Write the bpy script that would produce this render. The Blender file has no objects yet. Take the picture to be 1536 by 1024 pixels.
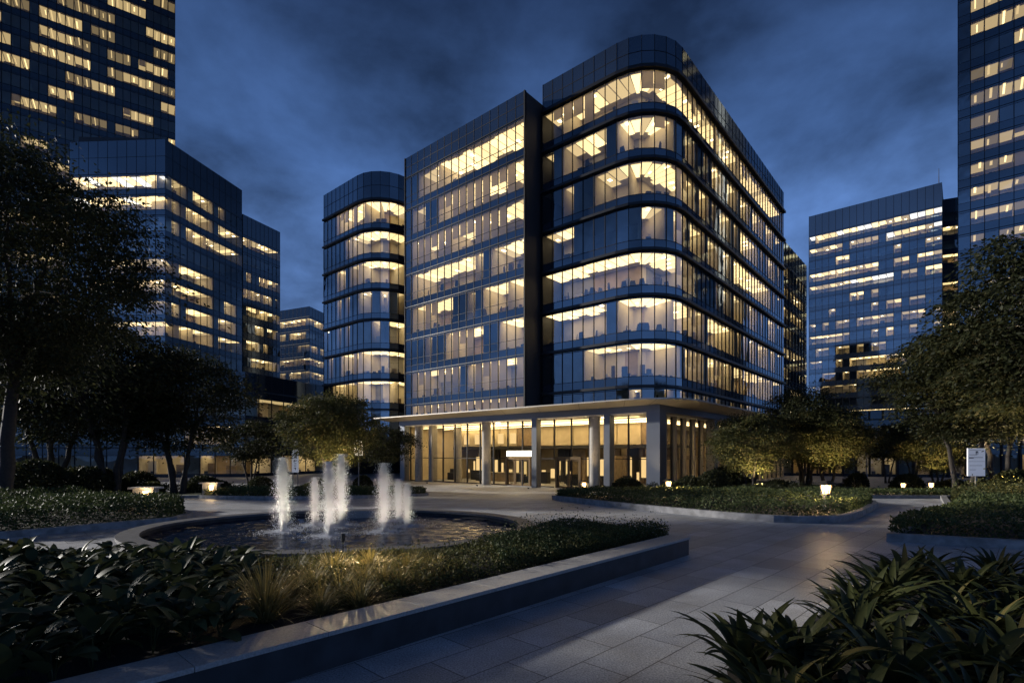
import bpy, math, random
import numpy as np
from mathutils import Vector
R = math.radians
SC = bpy.context.scene
COL = SC.collection
rnd = random.Random(7)
F, CX, HY, CH = 798.0, 768.0, 682.0, 2.5          # measured from the photograph: focal length (px), principal column, horizon, eye height

def gz(y):                                         # the plaza falls gently towards the lobby
    t = min(1, max(0, (y-27)/20)); return -1.0*t*t*(3-2*t)
def ax(px, Y): return (px-CX)/F*Y
def az(py, Y): return CH+(HY-py)/F*Y

# ------------------------------------------------------------------ objects
ORG = {}
def tag(o, label=None, cat=None, group=None, kind=None):
    if label: o['label'] = label
    if cat: o['category'] = cat
    if group: o['group'] = group
    if kind: o['kind'] = kind
    return o
def empty(name, loc, label=None, cat=None, group=None, rz=0):
    o = bpy.data.objects.new(name, None); COL.objects.link(o)
    o.empty_display_size = .2
    o.location = loc; o.rotation_euler.z = rz; ORG[o.name] = Vector(loc)
    return tag(o, label, cat, group)
def link(name, me, parent=None, loc=(0, 0, 0)):
    o = bpy.data.objects.new(name, me); COL.objects.link(o); o.location = loc
    if parent: o.parent = parent; ORG[o.name] = ORG.get(parent.name, Vector())
    else: ORG[o.name] = Vector(loc)
    return o
def copy_tree(o, parent=None):
    c = o.copy(); COL.objects.link(c)
    if parent: c.parent = parent
    for ch in list(o.children): copy_tree(ch, c)
    return c

class MB:
    def __init__(s): s.v = []; s.f = []; s.m = []
    def quad(s, a, b, c, d, mi=0):
        n = len(s.v); s.v += [a, b, c, d]; s.f.append((n, n+1, n+2, n+3)); s.m.append(mi)
    def poly(s, pts, mi=0):
        n = len(s.v); s.v += list(pts); s.f.append(tuple(range(n, n+len(pts)))); s.m.append(mi)
    def hexa(s, p, mi=0):                          # p: 4 bottom, 4 top
        n = len(s.v); s.v += list(p)
        for f in ((0, 3, 2, 1), (4, 5, 6, 7), (0, 1, 5, 4), (1, 2, 6, 5), (2, 3, 7, 6), (3, 0, 4, 7)):
            s.f.append(tuple(n+i for i in f)); s.m.append(mi)
    def box(s, x0, x1, y0, y1, z0, z1, mi=0):
        s.hexa([(x0, y0, z0), (x1, y0, z0), (x1, y1, z0), (x0, y1, z0), (x0, y0, z1), (x1, y0, z1), (x1, y1, z1), (x0, y1, z1)], mi)
    def sbox(s, P, t, n, t0, t1, n0, n1, z0, z1, mi=0):   # box along a facade: P origin, t along, n outward
        def q(a, b, z): return (P[0]+t[0]*a+n[0]*b, P[1]+t[1]*a+n[1]*b, z)
        s.hexa([q(t0, n0, z0), q(t1, n0, z0), q(t1, n1, z0), q(t0, n1, z0), q(t0, n0, z1), q(t1, n0, z1), q(t1, n1, z1), q(t0, n1, z1)], mi)
    def prism(s, pts, z0, z1, mi=0, top=True, bot=True):
        n = len(pts)
        for i in range(n):
            a, b = pts[i], pts[(i+1) % n]
            s.quad((a[0], a[1], z0), (b[0], b[1], z0), (b[0], b[1], z1), (a[0], a[1], z1), mi)
        if top: s.poly([(p[0], p[1], z1) for p in pts], mi)
        if bot: s.poly([(p[0], p[1], z0) for p in pts][::-1], mi)
    def tube(s, pts, rad, n=7, mi=0, cap=True):
        base = len(s.v); pts = [Vector(p) for p in pts]; up = None
        for i, p in enumerate(pts):
            d = (pts[min(i+1, len(pts)-1)]-pts[max(i-1, 0)])
            d = d.normalized() if d.length > 1e-9 else Vector((0, 0, 1))
            if up is None:
                up = Vector((1, 0, 0)) if abs(d.x) < .9 else Vector((0, 1, 0))
            a = (up-d*up.dot(d)).normalized(); b = d.cross(a); up = a
            for k in range(n):
                th = 2*math.pi*k/n
                s.v.append(tuple(p+(a*math.cos(th)+b*math.sin(th))*rad[i]))
        for i in range(len(pts)-1):
            for k in range(n):
                k2 = (k+1) % n
                s.f.append((base+i*n+k, base+i*n+k2, base+(i+1)*n+k2, base+(i+1)*n+k)); s.m.append(mi)
        if cap:
            s.f.append(tuple(base+k for k in range(n))[::-1]); s.m.append(mi)
            e = base+(len(pts)-1)*n; s.f.append(tuple(e+k for k in range(n))); s.m.append(mi)
    def lathe(s, prof, n=24, mi=0, c=(0, 0)):      # prof: (r, z)
        base = len(s.v)
        for r, z in prof:
            for k in range(n):
                th = 2*math.pi*k/n; s.v.append((c[0]+r*math.cos(th), c[1]+r*math.sin(th), z))
        for i in range(len(prof)-1):
            for k in range(n):
                k2 = (k+1) % n
                s.f.append((base+i*n+k, base+i*n+k2, base+(i+1)*n+k2, base+(i+1)*n+k)); s.m.append(mi)
    def mesh(s, name, mats, off=None, smooth=False):
        me = bpy.data.meshes.new(name)
        if off is None: off = Vector()
        me.from_pydata([(v[0]-off[0], v[1]-off[1], v[2]-off[2]) for v in s.v], [], s.f)
        for m in (mats if isinstance(mats, (list, tuple)) else [mats]): me.materials.append(m)
        if s.m and max(s.m) > 0: me.polygons.foreach_set('material_index', s.m)
        if smooth: me.polygons.foreach_set('use_smooth', [True]*len(me.polygons))
        me.update(); return me
    def build(s, name, mats, parent=None, smooth=False, base=None):
        off = ORG.get(parent.name, Vector()) if parent else (Vector(base) if base else Vector())
        return link(name, s.mesh(name, mats, off, smooth), parent, (0, 0, 0) if parent else tuple(off))

def np_mesh(name, V, Fq, mat, smooth=False):
    V = np.asarray(V, np.float32); Fq = np.asarray(Fq, np.int32)
    me = bpy.data.meshes.new(name); n, k = Fq.shape
    me.vertices.add(len(V)); me.vertices.foreach_set('co', V.ravel())
    me.loops.add(n*k); me.loops.foreach_set('vertex_index', Fq.ravel())
    me.polygons.add(n); me.polygons.foreach_set('loop_start', np.arange(0, n*k, k, dtype=np.int32))
    for m in (mat if isinstance(mat, (list, tuple)) else [mat]): me.materials.append(m)
    if smooth: me.polygons.foreach_set('use_smooth', np.ones(n, bool))
    me.update(calc_edges=True); me.validate(); return me

# ------------------------------------------------------------------ materials
class NT:
    def __init__(s, name):
        s.mat = bpy.data.materials.new(name); s.mat.use_nodes = True
        s.t = s.mat.node_tree; s.t.nodes.clear(); s.out = s.t.nodes.new('ShaderNodeOutputMaterial')
    def n(s, typ, **kw):
        nd = s.t.nodes.new(typ)
        for k, v in kw.items():
            if k.startswith('_'): setattr(nd, k[1:], v)
            else:
                key = int(k[1:]) if k[0] == 'i' and k[1:].isdigit() else k.replace('__', ' ')
                nd.inputs[key].default_value = v
        return nd
    def l(s, a, b, oa=0, ib=0): s.t.links.new(a.outputs[oa], b.inputs[ib])
    def done(s, sh): s.l(sh, s.out); return s.mat

def pbr(name, col, rough=.5, metal=0, var=0, scale=8, spec=.5, bump=0, bscale=60, detail=4):
    t = NT(name); p = t.n('ShaderNodeBsdfPrincipled', Roughness=rough, Metallic=metal)
    p.inputs['Base Color'].default_value = (*col, 1); p.inputs['Specular IOR Level'].default_value = spec
    if var or bump: tc = t.n('ShaderNodeTexCoord')
    if var:
        nz = t.n('ShaderNodeTexNoise', Scale=scale, Detail=detail); t.l(tc, nz, 3, 0)
        rp = t.n('ShaderNodeValToRGB'); e = rp.color_ramp.elements
        e[0].position = .3; e[1].position = .72
        e[0].color = (*[c*(1-var) for c in col], 1); e[1].color = (*[min(1, c*(1+var)) for c in col], 1)
        t.l(nz, rp, 0, 0); t.l(rp, p, 0, 'Base Color')
    if bump:
        nb = t.n('ShaderNodeTexNoise', Scale=bscale, Detail=3.0); t.l(tc, nb, 3, 0)
        b = t.n('ShaderNodeBump', Strength=bump, Distance=.01); t.l(nb, b, 0, 'Height'); t.l(b, p, 0, 'Normal')
    return t.done(p)
def emis(name, col, s):
    t = NT(name); e = t.n('ShaderNodeEmission', Strength=s); e.inputs[0].default_value = (*col, 1); return t.done(e)
def glassmat(name, tint=(.78, .84, .86), base=.16, rough=.01, ior=1.5, wav=.02):
    t = NT(name); tr = t.n('ShaderNodeBsdfTransparent'); tr.inputs[0].default_value = (*tint, 1)
    gl = t.n('ShaderNodeBsdfGlossy', Roughness=rough); gl.inputs[0].default_value = (.74, .88, 1, 1)
    if wav:
        tc = t.n('ShaderNodeTexCoord'); nz = t.n('ShaderNodeTexNoise', Scale=.45, Detail=1.0); t.l(tc, nz, 3, 0)
        b = t.n('ShaderNodeBump', Strength=wav, Distance=1.0); t.l(nz, b, 0, 'Height'); t.l(b, gl, 0, 'Normal')
    fr = t.n('ShaderNodeFresnel', IOR=ior)
    mm = t.n('ShaderNodeMath', _operation='MULTIPLY_ADD'); mm.inputs[1].default_value = 1-base; mm.inputs[2].default_value = base
    t.l(fr, mm, 0, 0)
    mx = t.n('ShaderNodeMixShader'); t.l(mm, mx, 0, 0); t.l(tr, mx, 0, 1); t.l(gl, mx, 0, 2)
    return t.done(mx)
def coated(name, col, base=.12, rough=.05, ior=1.5):
    t = NT(name); d = t.n('ShaderNodeBsdfDiffuse'); d.inputs[0].default_value = (*col, 1)
    gl = t.n('ShaderNodeBsdfGlossy', Roughness=rough); gl.inputs[0].default_value = (.72, .87, 1, 1)
    fr = t.n('ShaderNodeFresnel', IOR=ior)
    mm = t.n('ShaderNodeMath', _operation='MULTIPLY_ADD'); mm.inputs[1].default_value = 1-base; mm.inputs[2].default_value = base
    t.l(fr, mm, 0, 0)
    mx = t.n('ShaderNodeMixShader'); t.l(mm, mx, 0, 0); t.l(d, mx, 0, 1); t.l(gl, mx, 0, 2)
    return t.done(mx)
def leafmat(name, c1, c2, c3=None, rough=.6, trans=.3):
    t = NT(name); g = t.n('ShaderNodeNewGeometry'); rp = t.n('ShaderNodeValToRGB'); e = rp.color_ramp.elements
    e[0].color = (*c1, 1); e[1].color = (*c2, 1)
    if c3:
        x = e.new(.9); x.color = (*c2, 1); e[-1].position = 1.0; e[-1].color = (*c3, 1)
    t.l(g, rp, 8, 0)
    p = t.n('ShaderNodeBsdfPrincipled', Roughness=rough); t.l(rp, p, 0, 'Base Color'); p.inputs['Specular IOR Level'].default_value = .18
    tr = t.n('ShaderNodeBsdfTranslucent'); t.l(rp, tr, 0, 0)
    mx = t.n('ShaderNodeMixShader'); mx.inputs[0].default_value = trans; t.l(p, mx, 0, 1); t.l(tr, mx, 0, 2)
    return t.done(mx)

WARM = (1.0, .67, .29)
JET_W = 235
M = {}
M['glass'] = glassmat('office_glass', base=.17)
M['glass_dark_refl'] = glassmat('dark_refl_glass', tint=(.72, .78, .8), base=.05, rough=.02, ior=1.33)  # dimmer copy: dark reflections of the surroundings are put into the material
M['glass_far'] = glassmat('far_glass', base=.2, rough=.03, wav=.03)
M['glass_clear'] = glassmat('lobby_glass', tint=(.86, .87, .84), base=.0, wav=0, ior=1.2)
M['spandrel'] = coated('spandrel_glass', (.008, .012, .021), base=.14, rough=.06)
M['spandrel_dark_refl'] = coated('dark_refl_spandrel_glass', (.010, .013, .02), base=.04, rough=.08, ior=1.33)  # spandrel copy with the same dark reflections put in
M['parapet'] = coated('parapet_glass', (.014, .02, .032), base=.13, rough=.07)
M['mullion'] = pbr('dark_mullion', (.006, .007, .010), .5, 0, spec=.2)
M['ledge'] = pbr('black_ledge_metal', (.010, .012, .016), .38, .4)
M['iwall'] = pbr('interior_wall', (.74, .68, .56), .9, var=.12, scale=.7)
M['iwall2'] = pbr('interior_wall_tan', (.46, .36, .24), .9, var=.2, scale=.9)
M['iwall3'] = pbr('interior_wall_grey', (.30, .30, .30), .9, var=.2, scale=.9)
M['iceil'] = pbr('interior_ceiling', (.72, .70, .66), .9)
M['ifloor'] = pbr('interior_floor', (.36, .33, .29), .8, var=.3, scale=1.5)
t = NT('roller_blind'); d = t.n('ShaderNodeBsdfDiffuse'); d.inputs[0].default_value = (.62, .56, .46, 1)
tr = t.n('ShaderNodeBsdfTranslucent'); tr.inputs[0].default_value = (.62, .55, .42, 1)
mx = t.n('ShaderNodeMixShader'); mx.inputs[0].default_value = .55; t.l(d, mx, 0, 1); t.l(tr, mx, 0, 2); M['blind'] = t.done(mx)
LAMP = {'d': .7, 'm': 1.7, 'b': 2.8}
for k, s in LAMP.items(): M['lamp_'+k] = emis('office_lamp_'+k, WARM, s)
M['lamp_w'] = emis('office_lamp_white', (1, .90, .78), 2.1)
M['lamp_low'] = emis('office_lamp_low', WARM, .62); M['lamp_faint'] = emis('office_lamp_faint', WARM, .22)
for k, s_ in (('d', 1.05), ('m', 2.1), ('b', 2.9)): M['strip_'+k] = emis('office_strip_'+k, WARM, s_)
M['lamp_spot'] = emis('office_lamp_spot', (1, .76, .44), 9)
M['bodywall'] = pbr('rear_wall', (.02, .022, .028), .7, var=.15, scale=.3)
M['roof'] = pbr('roof_membrane', (.06, .062, .066), .85, var=.2, scale=.4)
M['metal_blue'] = pbr('grey_blue_metal', (.16, .175, .20), .35, .7, var=.06, scale=.6)
M['canopy'] = pbr('champagne_metal', (.42, .385, .33), .36, .65, var=.05, scale=.5)
M['seam'] = pbr('dark_seam', (.03, .03, .03), .7)
M['column'] = pbr('stone_column', (.24, .225, .20), .55, var=.12, scale=3)
M['bronze'] = pbr('bronze_frame', (.22, .15, .08), .35, .8)
M['darkmetal'] = pbr('dark_metal', (.03, .03, .032), .45, .5)
M['wood'] = pbr('wood_panel', (.20, .145, .085), .5, var=.25, scale=2.5)
M['cream'] = pbr('cream_panel', (.44, .37, .25), .7, var=.1, scale=1.2)
M['cove'] = emis('cove_light', (1, .70, .33), 14)
M['niche'] = emis('lit_niche', (1, .66, .28), .95)
M['lightbox'] = emis('sign_lightbox', (1, .86, .62), 6)
M['lantern'] = emis('lantern_glow', (1, .56, .19), 14)
M['downlight'] = emis('downlight_glow', (1, .82, .52), 30)
M['stone'] = pbr('granite_coping', (.30, .29, .28), .6, var=.22, scale=45, bump=.35, bscale=260, detail=8)
M['stone_dark'] = pbr('dark_granite', (.022, .024, .03), .55, var=.45, scale=2.6, bump=.25, bscale=200, detail=8)
M['rim'] = pbr('rim_granite', (.10, .10, .105), .5, var=.3, scale=5, bump=.25, bscale=200, detail=8)
M['kerb'] = pbr('kerb_granite', (.22, .22, .225), .65, var=.42, scale=3.2, bump=.3, bscale=200, detail=8)
M['soil'] = pbr('dark_soil', (.011, .009, .007), .95, var=.4, scale=14, bump=.8, bscale=50)
M['lawn'] = pbr('lawn', (.035, .05, .018), .9, var=.4, scale=9, bump=.6, bscale=120)
M['bark'] = pbr('bark', (.026, .021, .017), .85, var=.35, scale=9, bump=.8, bscale=40)
M['leaf_dark'] = leafmat('leaf_dark', (.016, .020, .009), (.031, .036, .014), (.055, .05, .02))
M['leaf_olive'] = leafmat('leaf_olive', (.04, .05, .016), (.085, .085, .03), (.15, .11, .04))
M['leaf_mid'] = leafmat('leaf_mid', (.022, .029, .010), (.045, .05, .018), (.085, .07, .026))
M['leaf_hedge'] = leafmat('leaf_hedge', (.03, .045, .016), (.065, .085, .03), (.10, .10, .04), trans=.2)
M['leaf_broad'] = leafmat('leaf_broad', (.030, .04, .018), (.055, .066, .028), (.09, .085, .03), rough=.5, trans=.18)
M['leaf_strap'] = leafmat('leaf_strap', (.022, .030, .011), (.05, .055, .018), (.12, .09, .03), rough=.5, trans=.2)
M['grass'] = leafmat('grass_blade', (.12, .11, .04), (.22, .18, .07), (.32, .25, .11), rough=.5, trans=.3)
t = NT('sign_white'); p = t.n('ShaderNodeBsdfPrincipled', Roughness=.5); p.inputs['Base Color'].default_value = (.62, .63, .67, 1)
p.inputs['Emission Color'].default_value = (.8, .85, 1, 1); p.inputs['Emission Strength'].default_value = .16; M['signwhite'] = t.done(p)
M['ink'] = pbr('sign_ink', (.03, .03, .035), .6)

# paving: long granite slabs laid along the low wall
PD = Vector((.700, .714)); PANG = math.atan2(PD.y, PD.x)
def paving(name):
    t = NT(name); tc = t.n('ShaderNodeTexCoord'); mp = t.n('ShaderNodeMapping'); mp.inputs['Rotation'].default_value = (0, 0, -PANG); t.l(tc, mp, 3, 0)
    br = t.n('ShaderNodeTexBrick', Scale=1.0, Mortar__Size=.008, Mortar__Smooth=.1, Bias=-.1, Brick__Width=1.3, Row__Height=.65); br.offset = .5
    br.inputs['Color1'].default_value = (.27, .28, .30, 1); br.inputs['Color2'].default_value = (.42, .428, .445, 1); br.inputs['Mortar'].default_value = (.05, .05, .055, 1)
    t.l(mp, br, 0, 0)
    sp = t.n('ShaderNodeTexNoise', Scale=42.0, Detail=8.0, Roughness=.85); t.l(tc, sp, 3, 0)
    st = t.n('ShaderNodeTexNoise', Scale=.55, Detail=6.0, Roughness=.65); t.l(tc, st, 3, 0)
    r1 = t.n('ShaderNodeMapRange'); r1.inputs[1].default_value = .41; r1.inputs[2].default_value = .59; r1.inputs[3].default_value = .45; r1.inputs[4].default_value = 1.65; t.l(sp, r1, 0, 0)
    r2 = t.n('ShaderNodeMapRange'); r2.inputs[1].default_value = .3; r2.inputs[2].default_value = .7; r2.inputs[3].default_value = .55; r2.inputs[4].default_value = 1.2; t.l(st, r2, 0, 0)
    m0 = t.n('ShaderNodeMath', _operation='MULTIPLY'); t.l(r1, m0, 0, 0); t.l(r2, m0, 0, 1)
    mx = t.n('ShaderNodeVectorMath', _operation='SCALE'); t.l(br, mx, 0, 0); t.l(m0, mx, 0, 'Scale')
    p = t.n('ShaderNodeBsdfPrincipled'); t.l(mx, p, 0, 'Base Color')
    rr = t.n('ShaderNodeMapRange'); rr.inputs[1].default_value = .3; rr.inputs[2].default_value = .7; rr.inputs[3].default_value = .42; rr.inputs[4].default_value = .68; t.l(st, rr, 0, 0); t.l(rr, p, 0, 'Roughness')
    h = t.n('ShaderNodeMath', _operation='MULTIPLY_ADD'); t.l(sp, h, 0, 0); h.inputs[1].default_value = .15; t.l(br, h, 1, 2)
    inv = t.n('ShaderNodeMath', _operation='SUBTRACT'); t.l(sp, inv, 0, 0); t.l(br, inv, 1, 1)
    b = t.n('ShaderNodeBump', Strength=.35, Distance=.006); t.l(inv, b, 0, 'Height'); t.l(b, p, 0, 'Normal')
    return t.done(p)
M['paving'] = paving('granite_paving')
M['asphalt'] = pbr('far_ground', (.045, .046, .05), .8, var=.25, scale=.4)

t = NT('pool_water'); tc = t.n('ShaderNodeTexCoord')
p = t.n('ShaderNodeBsdfPrincipled', Roughness=.06); p.inputs['Base Color'].default_value = (.006, .014, .036, 1); p.inputs['IOR'].default_value = 1.33
p.inputs['Specular IOR Level'].default_value = .4
n1 = t.n('ShaderNodeTexNoise', Scale=4.5, Detail=5.0, Roughness=.6, Distortion=.6); t.l(tc, n1, 3, 0)
b = t.n('ShaderNodeBump', Strength=.3, Distance=.02); t.l(n1, b, 0, 'Height'); t.l(b, p, 0, 'Normal')
M['water'] = t.done(p)
t = NT('fountain_spray'); d = t.n('ShaderNodeBsdfDiffuse'); d.inputs[0].default_value = (.82, .84, .88, 1)
tr = t.n('ShaderNodeBsdfTranslucent'); tr.inputs[0].default_value = (.82, .84, .88, 1)
mx = t.n('ShaderNodeMixShader'); mx.inputs[0].default_value = .5; t.l(d, mx, 0, 1); t.l(tr, mx, 0, 2)
M['spray'] = t.done(mx)

# ------------------------------------------------------------------ curtain-wall generator
def U2(v): v = Vector(v[:2]); return v.normalized()
D1 = Vector((-.7606, .6492)); D2 = Vector((.6497, .7602))
def seg_info(path):
    out = []
    for a, b in zip(path[:-1], path[1:]):
        a = Vector(a); b = Vector(b); t = (b-a); L = t.length; t = t/L
        n = Vector((t.y, -t.x)); out.append((a, b, t, n, L))
    return out
def offset_path(path, d, outsign=1):
    sg = seg_info(path); res = []
    for i in range(len(path)):
        if i == 0: n = sg[0][3]; k = 1
        elif i == len(path)-1: n = sg[-1][3]; k = 1
        else:
            n = (sg[i-1][3]+sg[i][3]).normalized(); k = 1/max(.5, n.dot(sg[i][3]))
        res.append(Vector(path[i])+n*d*k)
    return res
def split(a, b, n): a = Vector(a); b = Vector(b); return [a.lerp(b, i/n) for i in range(n+1)]
def random_lit(nf, nb, p, r, runs=(3, 7), tones='dmmb', blind=.25, prow=None):
    rows = []
    for k in range(nf):
        s = ''; pr = p if prow is None else prow[k]
        while len(s) < nb:
            L = r.randint(*runs); c = r.choice(tones) if r.random() < pr else '.'
            for _ in range(L): s += (c.upper() if c != '.' and r.random() < blind else (c if r.random() > .12 else '.'))
        rows.append(s[:nb])
    return rows

def curtain(parent, path, base, fh, nf, rows, sp=1.1, head=.3, D=5, ledge=(.1, .08), ztop=None, back=None, glass='glass', mull=.065, mdep=.07,
            transom=None, keep=100, lampw=.5, parapet_rows=2, rng=None, mid=False, dark=(9999, 9999), zmin=None, strips=False):  # dark: range of bays whose dark reflections are set by material
    """path runs left to right as seen from the plaza; rows[k] is one string of bays, bottom floor first."""
    rng = rng or random.Random(1)
    sg = seg_info(path); inner = offset_path(path, -D); nb = len(sg)
    mats = [M[glass], M['mullion'], M['blind'], M['glass_dark_refl']]
    wins = []
    for k in range(nf):
        z0 = base+k*fh; zs = z0+sp; zt = z0+fh-head
        if k == 0 and zmin: z0 = zmin; zs = zmin+.06
        sb = MB(); lg = MB(); fl = MB()
        lo = offset_path(path, ledge[0]); li = offset_path(path, -.02)
        row = (rows[k]+'.'*nb)[:nb]
        zb0 = z0-head if k else z0
        for i, (a, b, t, n, L) in enumerate(sg):
            # spandrel panel with its joint
            sb.quad((*a, zb0), (*b, zb0), (*b, zs), (*a, zs), 2 if dark[0] <= i < dark[1] else 0)
            sb.sbox(a, t, n, -mull*.4, mull*.4, -.01, mdep*.6, zb0, zs, 1)
            # ledge
            lg.hexa([(*li[i], z0-ledge[1]), (*li[i+1], z0-ledge[1]), (*lo[i+1], z0-ledge[1]), (*lo[i], z0-ledge[1]),
                     (*li[i], z0+ledge[1]), (*li[i+1], z0+ledge[1]), (*lo[i+1], z0+ledge[1]), (*lo[i], z0+ledge[1])])
            # room
            ia, ib = inner[i], inner[i+1]
            q0, q1 = a-n*.25, b-n*.25
            fl.quad((*q0, z0+.05), (*q1, z0+.05), (*ib, z0+.05), (*ia, z0+.05), 2)
            fl.quad((*q0, zt+.12), (*ia, zt+.12), (*ib, zt+.12), (*q1, zt+.12), 1)
            if i == 0 or rng.random() < .3: wm = rng.choice((0, 0, 9, 10))
            fl.quad((*ia, z0), (*ib, z0), (*ib, zt+.12), (*ia, zt+.12), wm)
            fl.quad((*q0, z0), (*q1, z0), (*q1, zs), (*q0, zs), 0)
            c = row[i]; pc = row[i-1] if i else None
            if i == 0 or ((c == '.') != (pc == '.')) or rng.random() < .08:
                fl.quad((*q0, z0), (*ia, z0), (*ia, zt+.12), (*q0, zt+.12), 0)
            if i == nb-1: fl.quad((*q1, z0), (*ib, z0), (*ib, zt+.12), (*q1, zt+.12), 0)
            if c != '.':
                lm = {'d': 4, 'm': 5, 'b': 6, 'w': 7}[c.lower()]
                if glass == 'glass_far' and rng.random() < .5: lm = max(4, lm-1)
                f0, f1 = .2, .2+lampw*.9
                e0, e1 = .05, .95; f0, f1 = .1+rng.uniform(0, .08), rng.uniform(.66, .9)
                A = a.lerp(b, e0); B = a.lerp(b, e1); IA = ia.lerp(ib, e0); IB = ia.lerp(ib, e1)
                zl = zt+.07
                fl.quad((*A.lerp(IA, f0), zl), (*A.lerp(IA, f1), zl), (*B.lerp(IB, f1), zl), (*B.lerp(IB, f0), zl), {'d': 16, 'm': 15, 'b': 4, 'w': 5}[c.lower()] if strips else (lm+8 if glass == 'glass' and lm < 7 else lm))
                if strips and rng.random() < .75:
                    e2_ = rng.uniform(.15, .6); w2 = rng.uniform(.1, .2); f2 = rng.uniform(.05, .3); f3 = rng.uniform(.5, .85); A = a.lerp(b, e2_); B = a.lerp(b, e2_+w2); IA = ia.lerp(ib, e2_); IB = ia.lerp(ib, e2_+w2); zl = zt+.03
                    fl.quad((*A.lerp(IA, f2), zl), (*A.lerp(IA, f3), zl), (*B.lerp(IB, f3), zl), (*B.lerp(IB, f2), zl), min(14, lm+8))
                if not strips and rng.random() < .4:
                    f2 = rng.uniform(.1, .6); e2_ = rng.uniform(.2, .5); A = a.lerp(b, e2_); B = a.lerp(b, e2_+.28); IA = ia.lerp(ib, e2_); IB = ia.lerp(ib, e2_+.28); zl = zt+.02
                    fl.quad((*A.lerp(IA, f2), zl), (*A.lerp(IA, f2+.12), zl), (*B.lerp(IB, f2+.12), zl), (*B.lerp(IB, f2), zl), 11)
            # furniture lumps inside lit rooms: low cabinets and partitions
            if c != '.':
                if rng.random() < .6:               # cabinets and partitions deeper in the room
                    h = rng.uniform(1.4, 2.6); w = rng.uniform(.2, .75); f = rng.uniform(.3, .75)
                    fl.sbox(a-n*D*f, t, n, L*.1, L*(.1+w*.9), 0, .3, z0+.06, z0+h, rng.choice((3, 8, 8, 0)))
                for _ in range(rng.choice((0, 1, 2, 2, 3))):   # desks, screens and chair backs near the glass
                    e0_ = rng.uniform(.05, .7); f = rng.uniform(.5, 1.6); w = rng.uniform(.28, .6); h = sp+rng.uniform(.1, .55)
                    fl.sbox(a-n*f, t, n, L*e0_, min(L*.98, L*e0_+w), 0, .12, z0+sp*.5, z0+h, rng.choice((3, 3, 3, 8)))
            # window
            w = MB(); jit = [rng.uniform(-.006, .006) for _ in range(4)]
            pa, pb = a, b
            w.quad((*(pa+n*jit[0]), zs), (*(pb+n*jit[1]), zs), (*(pb+n*jit[2]), zt), (*(pa+n*jit[3]), zt), 3 if dark[0] <= i < dark[1] else 0)
            w.sbox(a, t, n, -mull*.5, mull*.5, -.06, mdep, zs, zt, 1)
            w.sbox(a, t, n, mull*.5, L-mull*.5, -.05, mdep*.35, zs, zs+.05, 1)
            w.sbox(a, t, n, mull*.5, L-mull*.5, -.05, mdep*.35, zt-.05, zt, 1)
            if transom: w.sbox(a, t, n, mull*.5, L-mull*.5, -.05, mdep*.35, zs+(zt-zs)*transom-.02, zs+(zt-zs)*transom+.02, 1)
            if c.isupper():
                fr = rng.choice((.35, .55, .55, 1, 1)) if not mid else rng.choice((.5, 1, 1))
                zb = zt-(zt-zs)*fr
                e = rng.uniform(.02, .1)
                w.quad((*(a.lerp(b, e)-n*.13), zb), (*(a.lerp(b, 1-e)-n*.13), zb), (*(a.lerp(b, 1-e)-n*.13), zt), (*(a.lerp(b, e)-n*.13), zt), 2)
            m_ = (a+b)/2; px = CX+F*m_.x/max(1, m_.y); py = HY-F*((zs+zt)/2-CH)/max(1, m_.y)
            area = L*abs(n.dot(m_.normalized()))/m_.length**2 if -20 < px < 1556 and -40 < py < 700 else 0
            wins.append((area, k, i, w))
        sb.build('spandrel', [M['spandrel'], M['mullion'], M['spandrel_dark_refl']], parent)
        lg.build('ledge', M['ledge'], parent)
        fl.build('office_floor', [M['iwall'], M['iceil'], M['ifloor'], M['darkmetal'], M['lamp_d'], M['lamp_m'], M['lamp_b'], M['lamp_w'], M['wood'], M['iwall2'], M['iwall3'], M['lamp_spot'], M['strip_d'], M['strip_m'], M['strip_b'], M['lamp_low'], M['lamp_faint']], parent)
    wins.sort(key=lambda w: -w[0])
    rest = MB()
    for j, (ar, k, i, w) in enumerate(wins):
        if j < keep: w.build('window', mats, parent)
        else:
            o = len(rest.v); rest.v += w.v; rest.f += [tuple(o+q for q in f) for f in w.f]; rest.m += w.m
    if rest.v: tag(rest.build('more_windows', mats, parent), kind='stuff')
    # parapet
    zt = base+nf*fh
    if ztop and ztop > zt+.2:
        pp = MB(); h = (ztop-zt)/parapet_rows
        bi = offset_path(path, -.35)
        for i, (a, b, t, n, L) in enumerate(sg):
            pp.quad((*a, zt-head), (*b, zt-head), (*b, ztop), (*a, ztop), 2 if dark[0] <= i < dark[1] else 0)
            pp.quad((*a, ztop), (*b, ztop), (*bi[i+1], ztop), (*bi[i], ztop), 1)
            pp.quad((*bi[i], zt), (*bi[i+1], zt), (*bi[i+1], ztop), (*bi[i], ztop), 1)
            pp.sbox(a, t, n, -mull*.4, mull*.4, 0, mdep*.5, zt, ztop, 1)
            for r_ in range(1, parapet_rows): pp.sbox(a, t, n, mull*.4, L-mull*.4, 0, mdep*.3, zt+h*r_-.03, zt+h*r_+.03, 1)
        pp.build('parapet', [M['parapet'], M['mullion'], M['spandrel_dark_refl']], parent)
        lg = MB()
        for i in range(nb):
            lg.hexa([(*li[i], zt-ledge[1]*1.4), (*li[i+1], zt-ledge[1]*1.4), (*lo[i+1], zt-ledge[1]*1.4), (*lo[i], zt-ledge[1]*1.4),
                     (*li[i], zt+ledge[1]), (*li[i+1], zt+ledge[1]), (*lo[i+1], zt+ledge[1]), (*lo[i], zt+ledge[1])])
        lg.build('ledge', M['ledge'], parent)
    return wins

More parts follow.
